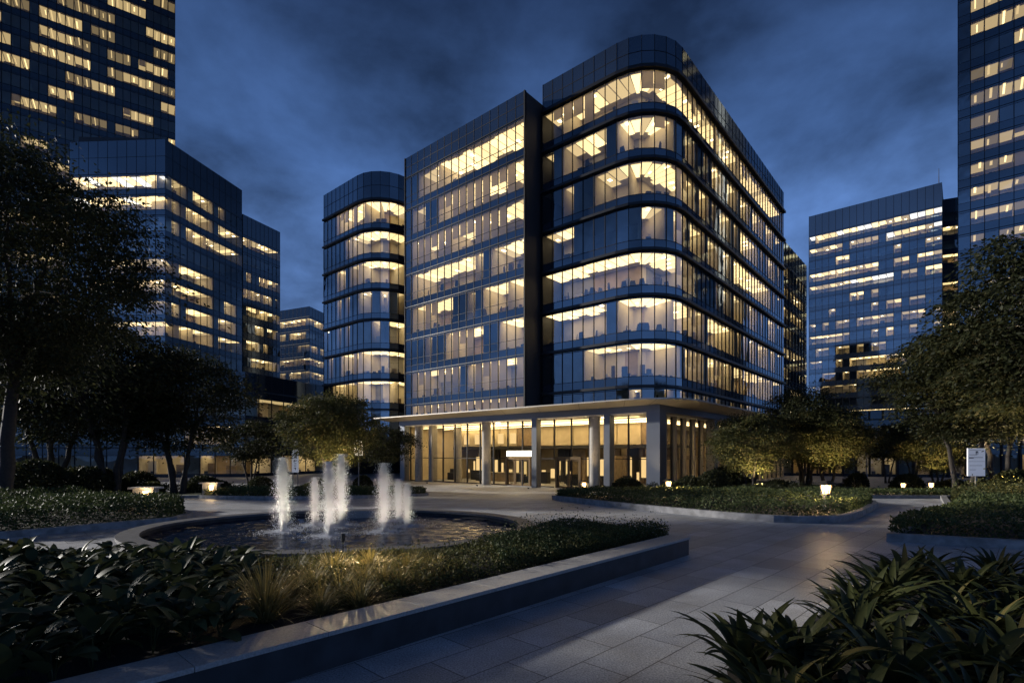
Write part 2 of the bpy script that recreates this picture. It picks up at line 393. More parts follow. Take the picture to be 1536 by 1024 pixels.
def body(name, path, back, zb, zr, ztop, parent):     # rear and side walls plus roof deck
    mb = MB(); pts = [Vector(p) for p in path]+[Vector(p) for p in back]
    k = len(path)
    chain = [pts[k-1]]+pts[k:]+[pts[0]]
    for a, b in zip(chain[:-1], chain[1:]):
        mb.quad((*a, zb), (*b, zb), (*b, ztop), (*a, ztop), 0)
    mb.poly([(*p, zr) for p in pts], 1)
    return mb.build(name, [M['bodywall'], M['roof']], parent)

# ------------------------------------------------------------------ ground
def strip_sheet(name, x0, x1, ys, dz, mat, nx=1):
    mb = MB()
    for y0, y1 in zip(ys[:-1], ys[1:]):
        for i in range(nx):
            a = x0+(x1-x0)*i/nx; b = x0+(x1-x0)*(i+1)/nx
            mb.quad((a, y0, gz(y0)+dz), (b, y0, gz(y0)+dz), (b, y1, gz(y1)+dz), (a, y1, gz(y1)+dz))
    return tag(mb.build(name, mat), kind='structure')
ys = [-14]+list(np.arange(26, 49, 1.0))+[60, 118]
strip_sheet('plaza_paving', -62, 88, [float(y) for y in ys], 0, M['paving'])
strip_sheet('ground', -900, 900, [-900.0, 26.0]+[float(y) for y in np.arange(27, 49, 1.0)]+[60.0, 1500.0], -.03, M['asphalt'])

# ------------------------------------------------------------------ main building
P0 = Vector((12.63, 48.0)); ZL = -1.0
def UV(u, v): p = P0+D1*u+D2*v; return (p.x, p.y)
mainb = empty('office_building', (*UV(10, 12), ZL), 'big glass office block with rounded corner wing, flat wing and lit canopied lobby', 'building')
A_rows = [".mMMMMMMMMMMMMMM", ".MMMmMMM.mMMMMmM", "...d..bBBBd..bbd", ".mmMMmm..d.mbbbm", ".mbmmmmbmmm.dbbm", ".MMMMMMMMMMMMMmd", ".dd..MMMMBBMMMBm", "..ddmbbbbmmbbmmb"]
B_rows = ["......."+".d..d."+"d..d.d..d...d..d.dd..d..d.d..d",
          "....mmd"+"dbbbbm"+".MMMm.dMMMmM.mMMmMmdMmMMmMmdmMm",
          "bbbbbd."+"bbbbbb"+"bMMmM.mbmbbmb.m.M.mM.mMmm.bm.mb",
          "bbbbbbb"+"bbbbbM"+"MMd.....d.dm.bbd.dbbm.m..dmm.mm",
          "dbm...."+"..bd.M"+"M.mmM.mmd.mm.bbbbbbmmbbmbb.m.mm",
          "..d..dd"+"mbmmmM"+"Mmm.mM.d.ddm.m.dmbbmm.m.mmMm.m.",
          "d.dmbd."+"bbdBb."+".dd..d.dmm.mmM.dmM.mMmM.mmM.mdm",
          "dMMMMdd"+"dbBBdd"+"mMMmMmdMmMmmdMmMMmdmMmmdmmbbbbb"]
VA, VB = 2.0, 4.7
pathA = split(UV(37.85, VA), UV(16.43, VA), 16)
wingA = body('flat_wing', pathA, [UV(16.43, VA+16), UV(37.85, VA+16)], 7.0, 42.6, 43.7, mainb)
curtain(wingA, pathA, 4.9, 4.5, 8, A_rows, sp=.85, head=.22, D=5.5, ledge=(.07, .05), ztop=43.7, transom=.28, keep=100, rng=random.Random(11), mid=True, parapet_rows=2, zmin=7.04)
UR, RAD = 1.23, 5.0
pathB = split(UV(15.9, VB), UV(UR+RAD, VB), 7)
for k in range(1, 7):
    th = math.pi/2*k/6; pathB.append(Vector(UV(UR+RAD-RAD*math.sin(th), VB+RAD-RAD*math.cos(th))))
pathB += split(UV(UR, VB+RAD), UV(UR, 50.6), 31)[1:]
wingB = body('rounded_wing', pathB, [UV(18, 50.6), UV(18, VB+5), UV(15.9, VB+5)], 7.0, 44.4, 45.5, mainb)
curtain(wingB, pathB, 4.86, 4.67, 8, B_rows, sp=1.0, head=.28, D=4.3, ledge=(.36, .135), ztop=45.5, transom=None, keep=100, rng=random.Random(5), parapet_rows=2, zmin=7.04)
# dark recessed joint between the wings
mb = MB(); a = Vector(UV(18.4, VB+1.6)); b = Vector(UV(15.9, VB+1.6)); t_ = (b-a).normalized(); n_ = Vector((t_.y, -t_.x))
mb.quad((*a, 7.0), (*b, 7.0), (*b, 42.2), (*a, 42.2), 0)
for k in range(1, 9): mb.sbox(a, t_, n_, 0, 2.5, 0, .5, 4.8+4.67*k, 5.1+4.67*k, 1)
for k in range(3): mb.sbox(a, t_, n_, .8*k, .8*k+.06, 0, .06, 7.0, 42.2, 1)
mb.build('recessed_joint', [M['spandrel'], M['mullion']], mainb)
# corner fin of the flat wing
mb = MB(); a = Vector(UV(16.43, VA)); mb.sbox(a, -D1, -D2, -.08, .1, -.2, .1, 7.0, 43.7); mb.build('corner_fin', M['mullion'], wingA)
mb = MB(); a = Vector(UV(37.85, VA)); mb.sbox(a, -D1, -D2, -.1, .08, -.2, .1, 7.0, 43.7); mb.build('corner_fin', M['mullion'], wingA)

def chair_mesh():
    mb = MB(); mb.lathe([(.02, 0), (.3, .02), (.05, .08), (.04, .5)], 10)
    mb.box(-.27, .27, -.27, .27, .5, .6)
    pr = [(-.25, .62), (-.29, .95), (-.24, 1.3), (-.12, 1.42), (.12, 1.42), (.24, 1.3), (.29, .95), (.25, .62)]
    for y in (0,): mb.hexa([(-.25, .2, .6), (.25, .2, .6), (.25, .27, .6), (-.25, .27, .6), (-.29, .25, 1.05), (.29, .25, 1.05), (.29, .33, 1.05), (-.29, .33, 1.05)])
    mb.hexa([(-.29, .25, 1.05), (.29, .25, 1.05), (.29, .33, 1.05), (-.29, .33, 1.05), (-.2, .3, 1.45), (.2, .3, 1.45), (.2, .36, 1.45), (-.2, .36, 1.45)])
    return mb.mesh('office_chair', M['darkmetal'])
CHM = chair_mesh(); rc_ = random.Random(8)
def chairs(path, base, fh, k, bays, label, group, d=(.5, 1.1), sc=1.12):
    sg = seg_info(path)
    for i in bays:
        a, b, t, n, L = sg[i]; p = a.lerp(b, rc_.uniform(.25, .75))-n*rc_.uniform(*d)
        o = link('office_chair', CHM, None, (p.x, p.y, base+k*fh+.06)); o.scale = (sc, sc, sc*1.12); o.rotation_euler.z = rc_.uniform(0, 6.28); tag(o, label, 'chair', group)
chairs(pathB, 4.86, 4.67, 3, (1, 2, 3, 4, 5, 6, 7, 8, 9, 10, 11), 'dark office chair behind the brightly lit fourth floor windows of the rounded wing', 'chairs on the fourth lit floor')
chairs(pathB, 4.86, 4.67, 2, (0, 1, 2, 3, 4, 7, 8, 9, 10, 11), 'dark office chair behind the brightly lit third floor windows of the rounded wing', 'chairs on the third lit floor')
chairs(pathB, 4.86, 4.67, 6, (4, 7, 8, 10), 'dark office chair behind the second highest windows of the rounded wing', 'chairs on the second highest floor')
chairs(pathA, 4.9, 4.5, 4, (2, 4, 5, 7, 13, 14), 'dark office chair behind a middle floor window of the flat wing', 'chairs in the flat wing')
chairs(pathA, 4.9, 4.5, 3, (3, 6, 11, 12, 13), 'dark office chair behind a lower middle window of the flat wing', 'chairs lower in the flat wing')

# lobby -----------------------------------------------------------------
mb = MB()                                            # floor and ceiling slabs
def uvbox(mb, u0, u1, v0, v1, z0, z1, mi=0):
    c = [UV(u0, v0), UV(u1, v0), UV(u1, v1), UV(u0, v1)]
    mb.hexa([(*p, z0) for p in c]+[(*p, z1) for p in c], mi)
uvbox(mb, 0, 36.2, 1.3, 15, ZL-.3, ZL+.03, 0); uvbox(mb, 1.0, 12, 15, 50, ZL-.3, ZL+.03, 0)
lobby = mb.build('lobby', [M['kerb']], mainb)
mb = MB(); uvbox(mb, .1, 36.2, .2, 15, 6.32, 6.9); uvbox(mb, .1, 12, 15, 50, 6.32, 6.9); mb.build('ceiling', M['iceil'], lobby)
mb = MB(); uvbox(mb, 12, 36.2, 15, 15.3, ZL, 6.32, 0); uvbox(mb, 11.7, 12, 15.3, 50, ZL, 6.32, 0); uvbox(mb, 36.2, 36.5, .4, 15, ZL, 6.9, 0)
mb.build('rear_wall', M['cream'], lobby)
# curved light coves in the ceiling
for j, (v0, v1, bow) in enumerate(((3.0, 3.3, .9), (5.6, 5.95, 1.2), (8.4, 8.75, .6))):
    mb = MB(); N = 26
    for i in range(N):
        u0 = 3+32*i/N; u1 = 3+32*(i+1)/N; g = lambda u: bow*math.sin(u*.17+j)
        mb.poly([(*UV(u0, v0+g(u0)), 6.08), (*UV(u0, v1+g(u0)), 6.08), (*UV(u1, v1+g(u1)), 6.08), (*UV(u1, v0+g(u1)), 6.08)])
    mb.build('cove_light', M['cove'], lobby)
for v0 in (4.2, 7.5):
    mb = MB(); 
    for i in range(12): mb.poly([(*UV(2.6+v0*.2, 6+i*3.4), 6.08), (*UV(2.8+v0*.2, 6+i*3.4), 6.08), (*UV(2.8+v0*.2, 9.4+i*3.4), 6.08), (*UV(2.6+v0*.2, 9.4+i*3.4), 6.08)])
    mb.build('cove_light', M['cove'], lobby)
# upper bulkhead, lower wall panels, niches, portals
mb = MB()
for i in range(11):
    u0 = 3+i*3.0
    uvbox(mb, u0, u0+2.9, 9.6, 9.9, 3.7, 6.3, rnd.choice((0, 0, 1, 0)))
mb.build('gallery_panel', [M['cream'], M['wood']], lobby)
mb = MB(); uvbox(mb, 2.5, 36, 9.4, 15, 3.3, 3.6); mb.build('gallery_slab', M['darkmetal'], lobby)
mb = MB()
for i in range(14):
    u0 = 2.5+i*2.4
    if i % 3 == 1: continue
    uvbox(mb, u0, u0+rnd.uniform(1.2, 2.2), 11.6, 11.9, ZL+.05, 3.25, rnd.choice((0, 1, 2, 1)))
mb.build('wall_panel', [M['wood'], M['darkmetal'], M['cream']], lobby)
for i in range(30):
    u0 = 2.8+i*1.11+rnd.uniform(-.3, .3); w = rnd.choice((.16, .22, .3, .5))
    mb = MB(); z0 = ZL+rnd.choice((.3, .5, .9)); uvbox(mb, u0, u0+w, 11.35, 11.55, z0, z0+rnd.choice((.5, 1.2, 1.9, 2.3))); mb.build('lit_niche', M['niche'], lobby)
for i in range(15):                                   # dark seating and counters in front of the panels
    u0 = 3+i*2.25+rnd.uniform(-.4, .4); v0 = rnd.uniform(5, 10)
    mb = MB(); uvbox(mb, u0, u0+rnd.uniform(.8, 1.7), v0, v0+.7, ZL+.05, ZL+rnd.uniform(.8, 1.5)); mb.build('lobby_counter', M['darkmetal'], lobby)
for i in range(5):
    mb = MB(); u0 = 24+i*2.2; uvbox(mb, u0, u0+.9, 9.3, 9.5, 4.0, 5.4); mb.build('lit_niche', M['niche'], lobby)
for i in range(9):
    mb = MB(); v0 = 10+i*4.2; uvbox(mb, 11.5, 11.65, v0, v0+1.3, ZL+.6, ZL+3.0); mb.build('lit_niche', M['niche'], lobby)
mb = MB()
for i in range(18): v0 = 8+i*2.4; uvbox(mb, 8.2, 8.6, v0, v0+1.6, ZL, rnd.choice((2.4, 4.0, 5.2)), rnd.choice((0, 1, 0)))
mb.build('wall_panel', [M['wood'], M['cream']], lobby)
mb = MB(); uvbox(mb, 22.5, 27.5, 7.5, 8.4, ZL, ZL+1.15, 0); uvbox(mb, 22.4, 27.6, 7.4, 8.5, ZL+1.15, ZL+1.22, 1); mb.build('reception_desk', [M['wood'], M['cream']], lobby)
# glazing, one panel per bay
def glaze(p, q, zs, tr, parent, m='glass_clear', fin=.09, w=.05):
    p = Vector(p); q = Vector(q); t_ = (q-p).normalized(); n_ = Vector((t_.y, -t_.x)); L = (q-p).length
    mb = MB(); mb.quad((*p, zs[0]), (*q, zs[0]), (*q, zs[1]), (*p, zs[1]), 0)
    mb.sbox(p, t_, n_, -w, w, -.12, fin, zs[0], zs[1], 1)
    for z in tr: mb.sbox(p, t_, n_, w, L-w, -.05, .05, z-.04, z+.04, 1)
    mb.sbox(p, t_, n_, w, L-w, -.05, .05, zs[0], zs[0]+.1, 1)
    return mb.build('glass_panel', [M[m], M['darkmetal']], parent)
us = [36.2-i*2.2 for i in range(17)]
for u0, u1 in zip(us[:-1], us[1:]):
    door = (15.8 <= (u0+u1)/2 <= 18.4) or (9.0 <= (u0+u1)/2 <= 11.4)
    glaze(UV(u0, 1.6), UV(u1, 1.6), (2.05 if door else ZL+.03, 6.32), (2.1,), lobby)
for i in range(20):
    v0 = 1.6+i*2.42
    glaze(UV(1.0, v0), UV(1.0, v0+2.42), (ZL+.03, 6.32), (2.1,), lobby)
    mb = MB(); p = Vector(UV(1.0, v0)); mb.sbox(p, D2, -D1, .06, .34, -.1, .42, ZL, 6.32); mb.build('stone_fin', M['cream'], lobby)
# doors with bronze frames
def door_leaf(u0, u1, parent):
    mb = MB(); z0, z1 = ZL+.05, 1.98
    uvbox(mb, u0+.04, u1-.04, 1.58, 1.62, z0+.1, z1-.12, 0)
    for (a, b, c, d) in ((u0, u0+.11, z0, z1), (u1-.11, u1, z0, z1), (u0+.11, u1-.11, z0, z0+.16), (u0+.11, u1-.11, z1-.14, z1)):
        uvbox(mb, a, b, 1.54, 1.66, c, d, 1)
    o = mb.build('door', [M['glass_clear'], M['bronze']], parent)
    return o
for (ua, ub) in ((15.4, 18.6), (8.8, 11.5)):
    mb = MB(); uvbox(mb, ua-.25, ua, 1.4, 1.75, ZL, 2.3); uvbox(mb, ub, ub+.25, 1.4, 1.75, ZL, 2.3); uvbox(mb, ua, ub, 1.4, 1.75, 2.0, 2.3)
    mb.build('door_frame', M['bronze'], lobby)
    n = 3 if ub-ua > 3 else 2
    for i in range(n): door_leaf(ua+(ub-ua)*i/n+.02, ua+(ub-ua)*(i+1)/n-.02, lobby)
    for i in range(n):
        mb = MB(); uu = ua+(ub-ua)*(i+.5)/n+.3; mb.tube([(*UV(uu, 1.46), ZL+.8), (*UV(uu, 1.46), ZL+1.9)], [.025, .025], 8); mb.build('door_handle', M['bronze'], lobby)
mb = MB(); uvbox(mb, 14.9, 18.3, 1.05, 1.3, 2.35, 2.95, 0); mb.build('entrance_lightbox', M['lightbox'], lobby)
# columns: round ones and flat piers
def round_col(u, v, r=.52):
    mb = MB(); mb.lathe([(r*1.12, ZL), (r*1.12, ZL+.12), (r, ZL+.16), (r, 6.1), (r*1.08, 6.14), (r*1.08, 6.32)], 28, c=UV(u, v))
    return mb.build('round_column', M['column'], lobby, smooth=False)
for u, v in ((6.45, .75), (21.2, .75), (33.6, .9), (1.4, 5.0), (28.6, 3.2)): round_col(u, v)
def pier(u0, u1, v0, v1, m='metal_blue'):
    mb = MB(); uvbox(mb, u0, u1, v0, v1, ZL, 6.4); return mb.build('pier', M[m], lobby)
pier(-.75, .55, 0, 1.3); pier(4.35, 5.0, .0, .9); pier(13.2, 13.85, .0, .8); pier(35.5, 36.4, 0, .8)
pier(31.4, 32.0, 1.2, 2.2, 'column'); pier(-.6, .3, 14, 15, 'column'); pier(-.6, .3, 26, 27, 'column')
# beam and tilted canopy
mb = MB()
uvbox(mb, -.75, 36.6, -.05, 1.0, 6.4, 7.02); uvbox(mb, -.75, .3, 1.0, 50, 6.4, 7.02)
mb.build('beam', M['metal_blue'], lobby)
OUT = 2.7
def canopy_ring(off, z):
    rc = 2.0; cu, cv = -.75+rc, rc; r = rc+off; pts = []
    for i in range(24): pts.append((*UV(38.8-(38.8-cu)*i/23, -off), z))
    for k in range(1, 9):
        th = math.pi/2*k/8; pts.append((*UV(cu-r*math.sin(th), cv-r*math.cos(th)), z))
    for i in range(1, 24): pts.append((*UV(cu-r, cv+46*i/23), z))
    return pts
ro = canopy_ring(OUT, 7.42); rl = canopy_ring(OUT, 7.30); ri = canopy_ring(-.06, 7.0); rw = canopy_ring(-1.9, 7.5)
mb = MB()
for i in range(len(ro)-1):
    mb.quad(ri[i], ri[i+1], rl[i+1], rl[i]); mb.quad(rl[i], rl[i+1], ro[i+1], ro[i]); mb.quad(ro[i], ro[i+1], rw[i+1], rw[i])
    if i % 3 == 1:
        j = min(len(ri)-1, i+1); A, B = Vector(ri[i]), Vector(rl[j]); d = Vector((0, 0, -.006)); e = (Vector(ri[i+1])-A).normalized()*.03
        seams = MB(); seams.poly([tuple(A+d), tuple(A+e+d), tuple(B+e+d), tuple(B+d)]); seams.build('canopy_seam', M['seam'], lobby)
mb.poly([ri[0], rl[0], ro[0], rw[0]])
mb.build('canopy', M['canopy'], lobby)
# wall band that closes the gap between canopy and wings
# downlights under the beam
for u, v in ((33.0, 2.6), (1.9, 3.4), (6.5, 2.6), (21.0, 2.6)):
    mb = MB(); c = UV(u, v); mb.lathe([(.02, 6.29), (.26, 6.29), (.3, 6.31)], 16, c=c); mb.build('downlight', M['downlight'], lobby)

# ------------------------------------------------------------------ the other buildings
def tower(name, label, path, back, base, fh, nf, ztop, lit, seed, zb=-1.5, **kw):
    c = sum((Vector(p) for p in path), Vector((0, 0)))/len(path)
    b = empty(name, (c.x, c.y, zb), label, 'building')
    body('wall', path, back, zb, ztop-.9, ztop, b)
    r = random.Random(seed); nb = len(path)-1
    rows = lit if isinstance(lit, list) else random_lit(nf, nb, lit, r, **kw.pop('lk', {}))
    kw.pop('lk', None)
    curtain(b, path, base, fh, nf, rows, ztop=ztop, rng=r, glass=kw.pop('glass', 'glass_far'), lampw=kw.pop('lampw', .34), **kw)
    return b
def along(p, d, t): return (p[0]+d[0]*t, p[1]+d[1]*t)

# rounded tower left of the main block
Fp = Vector((ax(536, 84), 84.0)); Lp = Fp+D1*9.95
pathC = split(Lp, Fp, 8); Cc = Fp+D2*5.4
for k in range(1, 7):
    th = math.pi/2*k/6; p = Cc-D1*5.4*math.sin(th)-D2*5.4*math.cos(th); pathC.append(p)
pathC += split(pathC[-1], pathC[-1]+D2*14, 10)[1:]
rowsC = ["........"+"......"+"..........", "..mmmmmm"+"bbbbbb"+"mmmmmmmmmm", ".d..mmmM"+"bbbbbm"+"mmm.mm.mmm", "d..d.d.."+"..d.mm"+"m.mmmm.mmm",
         "...m.d.."+"dd.d.d"+"..mm.mm.mm", "...md.dm"+"mbbbmm"+".mm..mm.mm", ".....mdm"+"bbbbmm"+"m.m.mm.mmm", "...MMMmM"+"bbbbbm"+"m.mmm..mmm"]
tower('rounded_tower', 'slimmer rounded corner glass tower standing left behind the flat wing', pathC, [tuple(pathC[-1]+D1*16), tuple(Lp+D2*19)],
      4.9, 4.67, 8, 46.6, rowsC, 3, glass='glass', sp=1.0, head=.28, D=4.3, ledge=(.36, .135), keep=90)

# block with the white-lit corner
k0 = (ax(248, 100), 100.0)
e1 = Vector((.23, .97)).normalized(); e2 = Vector((.39, .92)).normalized()
l0 = (ax(104, 101), 101.0); r1 = along(k0, e1, 19.9)
pathL = split(l0, k0, 10)+split(k0, r1, 12)[1:]
rowsL = []
rr = random.Random(21)
for k in range(14):
    f = {13: "wwwwwwwwww", 12: "wwbwwwwwww", 11: "..........", 10: "..........", 9: "....mmddmd", 8: "..mmm.bbbm", 7: "........mm", 6: "..mmmbbbbm"}.get(k)
    f = f or random_lit(1, 10, .45, rr)[0]
    g = {13: ".dd.mmm.d...", 12: ".d.mbbm.dmmd", 11: ".d.bbbbdmdmm", 10: "............", 9: "..mbbbm.....", 8: ".dbbbbd..mm.", 7: ".m.mbbb.dmd.", 6: "..mbbbm.dmdm"}.get(k) or random_lit(1, 12, .5, rr, tones='mmb')[0]
    rowsL.append(f+g)
tower('corner_block', 'square cornered office block with two white lit rows under its roof, left behind the trees', pathL, [along(r1, (-1, .1), 12), along(l0, (0, 1), 20)],
      0.2, 3.95, 14, 61.8, rowsL, 22, sp=1.0, head=.3, D=5, ledge=(.05, .04), keep=100, parapet_rows=2, dark=(10, 99))
# roof plant of the corner block
mb = MB(); mb.prism([(ax(118, 104), 104), (ax(240, 104), 104.5), (ax(240, 112), 112), (ax(118, 112), 112)], 60.5, 64.6)
tag(mb.build('roof_plant_room', M['bodywall'], base=(ax(180, 108), 108, 60.5)), 'flat plant room on the roof of the square cornered block', 'plant room')
# lower wing behind it
w0 = along(r1, e1, .25); w1 = along(w0, e2, 10.6)
pathW = split(w0, w1, 9)
tower('stepped_block', 'narrow lower block attached behind the square cornered block, facing right', pathW, [along(w1, (-1, .1), 12), along(w0, (-1, .1), 12)],
      2.0, 3.85, 13, 56.6, random_lit(13, 9, .62, random.Random(9), tones='mmb', blind=.1), 23, sp=1.2, head=.5, D=4, ledge=(.04, .04), keep=70, parapet_rows=1, dark=(0, 99))
# small far block in the gap
g0 = (ax(416, 178), 178.0); g1 = (ax(464, 172), 172.0); g2 = (ax(490, 182), 182.0)
pathG = split(g0, g1, 8)+split(g1, g2, 6)[1:]
tower('distant_block', 'small far office block in the gap between the left towers', pathG, [along(g2, (0, 1), 14), along(g0, (0, 1), 14)],
      0, 4.3, 11, 50.5, random_lit(11, 14, .7, random.Random(31), tones='dmm', blind=0), 24, sp=1.5, head=.6, D=4, ledge=(.08, .08), keep=40, parapet_rows=1, dark=(0, 99))
# tall tower at the left edge of the picture
tE = Vector((.817, .576)); T1 = Vector((ax(263, 135), 135.0)); T0 = T1-tE*46
pathT = split(T0, T1, 30)
rT = random.Random(44)
rowsT = random_lit(32, 30, .66, rT, runs=(2, 5), tones='ddmmb', blind=.05)
rowsT = [r[:17].replace('b', 'm')+r[17:] for r in rowsT]
tower('tall_tower', 'tall dark office tower rising out of the picture at top left', pathT, [along(T1, (-.55, .83), 25), along(T0, (-.55, .83), 25)],
      0, 4.35, 32, 142, rowsT, 45, sp=1.25, head=.3, D=5.5, ledge=(.03, .03), keep=100, mull=.14, mdep=.18, parapet_rows=1, dark=(0, 99), strips=True)
# podium building behind the left-hand trees
q0 = (-78.0, 80.0); q1 = (ax(368, 84), 84.0); q2 = along(q1, Vector((.326, .945)), 22)
pathP = split(q0, q1, 16)+split(q1, q2, 8)[1:]
rp = random.Random(51)
rowsP = [random_lit(1, 24, .72, rp, tones='mmb', blind=.15)[0], random_lit(1, 24, .4, rp, tones='dmm')[0], random_lit(1, 24, .25, rp, tones='dd')[0]]
rowsP[0] = rowsP[0][:10]+'mb.mmbbm.mmb.m'
tower('podium_building', 'low three storey glass building behind the left hand trees', pathP, [along(q2, (-1, .2), 30), (-78, 104)],
      -1.0, 4.6, 3, 15.6, rowsP, 52, sp=.5, head=1.2, D=6, ledge=(.06, .1), keep=72, parapet_rows=1, mull=.12, dark=(0, 99))
# block behind the right end of the main building
h1 = (ax(1210, 124), 124.0); h0 = (ax(1150, 100), 100.0)
pathH = split(h0, h1, 12)
tower('ribbed_block', 'dark ribbed office block showing past the far end of the rounded wing', pathH, [along(h1, (-.76, .65), 12), along(h0, (-.76, .65), 12)],
      0, 4.2, 10, 46.5, random_lit(10, 12, .5, random.Random(6), tones='dmm', blind=.2), 61, sp=1.3, head=.5, D=4, ledge=(.04, .04), keep=60, mull=.16, mdep=.2, parapet_rows=1)
# broad slab at the right
s1 = Vector((ax(1413, 150), 150.0)); s0 = s1+D1*33.4
pathS = split(s0, s1, 18)
rowsS = ["mmmmmm...m..ddd.d."]*0
rs = random.Random(71)
spec = {17: "wwbbwwwwwwwdwdwwww", 16: "wmmwm.dddd.wbbwwmw", 15: "....bb......d...dd", 14: "bbbbbbmdbb..dm.bbd", 13: "mmmmmmwbwwww.dd.wb", 12: "......bb.d........", 11: "...d.....d.mm.md..", 10: "d.d.dd.mdmdd.ddm.d",
        9: "mbbmmm...d.m..d..d", 8: ".dd.dd.m.dm.....d.", 7: "mm..m.bbbbbmbbb...", 6: "..dd.d.mbbbbb..mmm"}
rowsS = [spec.get(k) or random_lit(1, 18, .4, rs)[0] for k in range(18)]
tower('slab_block', 'broad flat office slab behind the right hand trees with a thin roof mast', pathS, [tuple(s1+D2*22), tuple(s0+D2*22)],
      0.5, 4.02, 18, 79.3, rowsS, 72, sp=1.15, head=.35, D=5.5, ledge=(.04, .04), keep=100, parapet_rows=1, mull=.1)
mb = MB(); mb.tube([(s1.x-.4, s1.y+.6, 78.4), (s1.x-.4, s1.y+.6, 83.5)], [.12, .06], 6); tag(mb.build('roof_mast', M['darkmetal'], base=(s1.x-.4, s1.y+.6, 78.4)), 'thin mast on the roof corner of the broad right slab', 'mast')
n0 = s1+Vector((1.2, 5.5)); n1 = Vector((ax(1450, 152), 152.0))
pathN = split(n0, n1, 3)
tower('link_block', 'narrow link block squeezed between the right slab and the right edge tower', pathN, [tuple(n1+D2*8), tuple(n0+D2*8)],
      .5, 4.02, 18, 76.5, random_lit(18, 3, .75, random.Random(5), runs=(3, 3), tones='mmb', blind=0), 73, sp=1.15, head=.4, D=4, keep=54, ledge=(.04, .04), parapet_rows=1)
# tower at the right edge
v0 = Vector((ax(1437, 96), 96.0)); v1 = v0-D1*30
pathV = split(v0, v0-D1*1.7, 1)+split(v0-D1*1.7, v1, 15)[1:]
rv = random.Random(81)
rowsV = random_lit(24, 15, .68, rv, runs=(2, 4), tones='dmmbb', blind=.15)
fix = {23: "", 20: "MM.", 19: "mmb", 17: "...", 16: "dmd", 14: "dd.", 13: "mdm", 12: "mdb", 11: "bmb", 10: "bbb", 9: "d.d"}
rowsV = ['.'+(fix.get(k, '')+r)[:15] for k, r in enumerate(rowsV)]
tower('edge_tower', 'tall glass tower cut by the right edge of the picture', pathV, [tuple(v1+D2*22), tuple(v0+D2*22)],
      0, 4.2, 24, 104, rowsV, 82, strips=True, sp=1.4, head=.35, D=5.5, ledge=(.05, .05), keep=80, mull=.12, parapet_rows=1)
# low lit building behind the right-hand trees
j0 = (ax(1135, 92), 92.0); j1 = (ax(1345, 84), 84.0); j2 = (92.0, 76.0)
pathJ = split(j0, j1, 11)+split(j1, j2, 14)[1:]
rowsJ = ["mM.mmMm.mmd"+".d.dm..d.m.d..", "..d....d..."+".......d......"]
tower('low_pavilion', 'low two storey building with warm lit ground floor behind the right hand trees', pathJ, [(92, 98), (ax(1135, 104), 104)],
      -1.0, 4.6, 2, 9.6, rowsJ, 91, sp=.4, head=1.0, D=6, ledge=(.06, .1), keep=50, mull=.3, mdep=.35, parapet_rows=1, dark=(0, 99))


# ------------------------------------------------------------------ leaves and plants
def leaf_quads(C, axis, nrm, L, W):
    """rhombic leaf at C: axis = tip direction, nrm = face normal; arrays."""
    side = np.cross(nrm, axis); side /= np.linalg.norm(side, axis=1, keepdims=True)+1e-9
    n = len(C); V = np.empty((n, 4, 3), np.float32)
    V[:, 0] = C; V[:, 1] = C+axis*(L*.48)[:, None]+side*(W*.5)[:, None]
    V[:, 2] = C+axis*L[:, None]-nrm*(L*.12)[:, None]; V[:, 3] = C+axis*(L*.48)[:, None]-side*(W*.5)[:, None]
    return V.reshape(-1, 3), np.arange(n*4, dtype=np.int32).reshape(-1, 4)
def unit(a): return a/(np.linalg.norm(a, axis=1, keepdims=True)+1e-9)

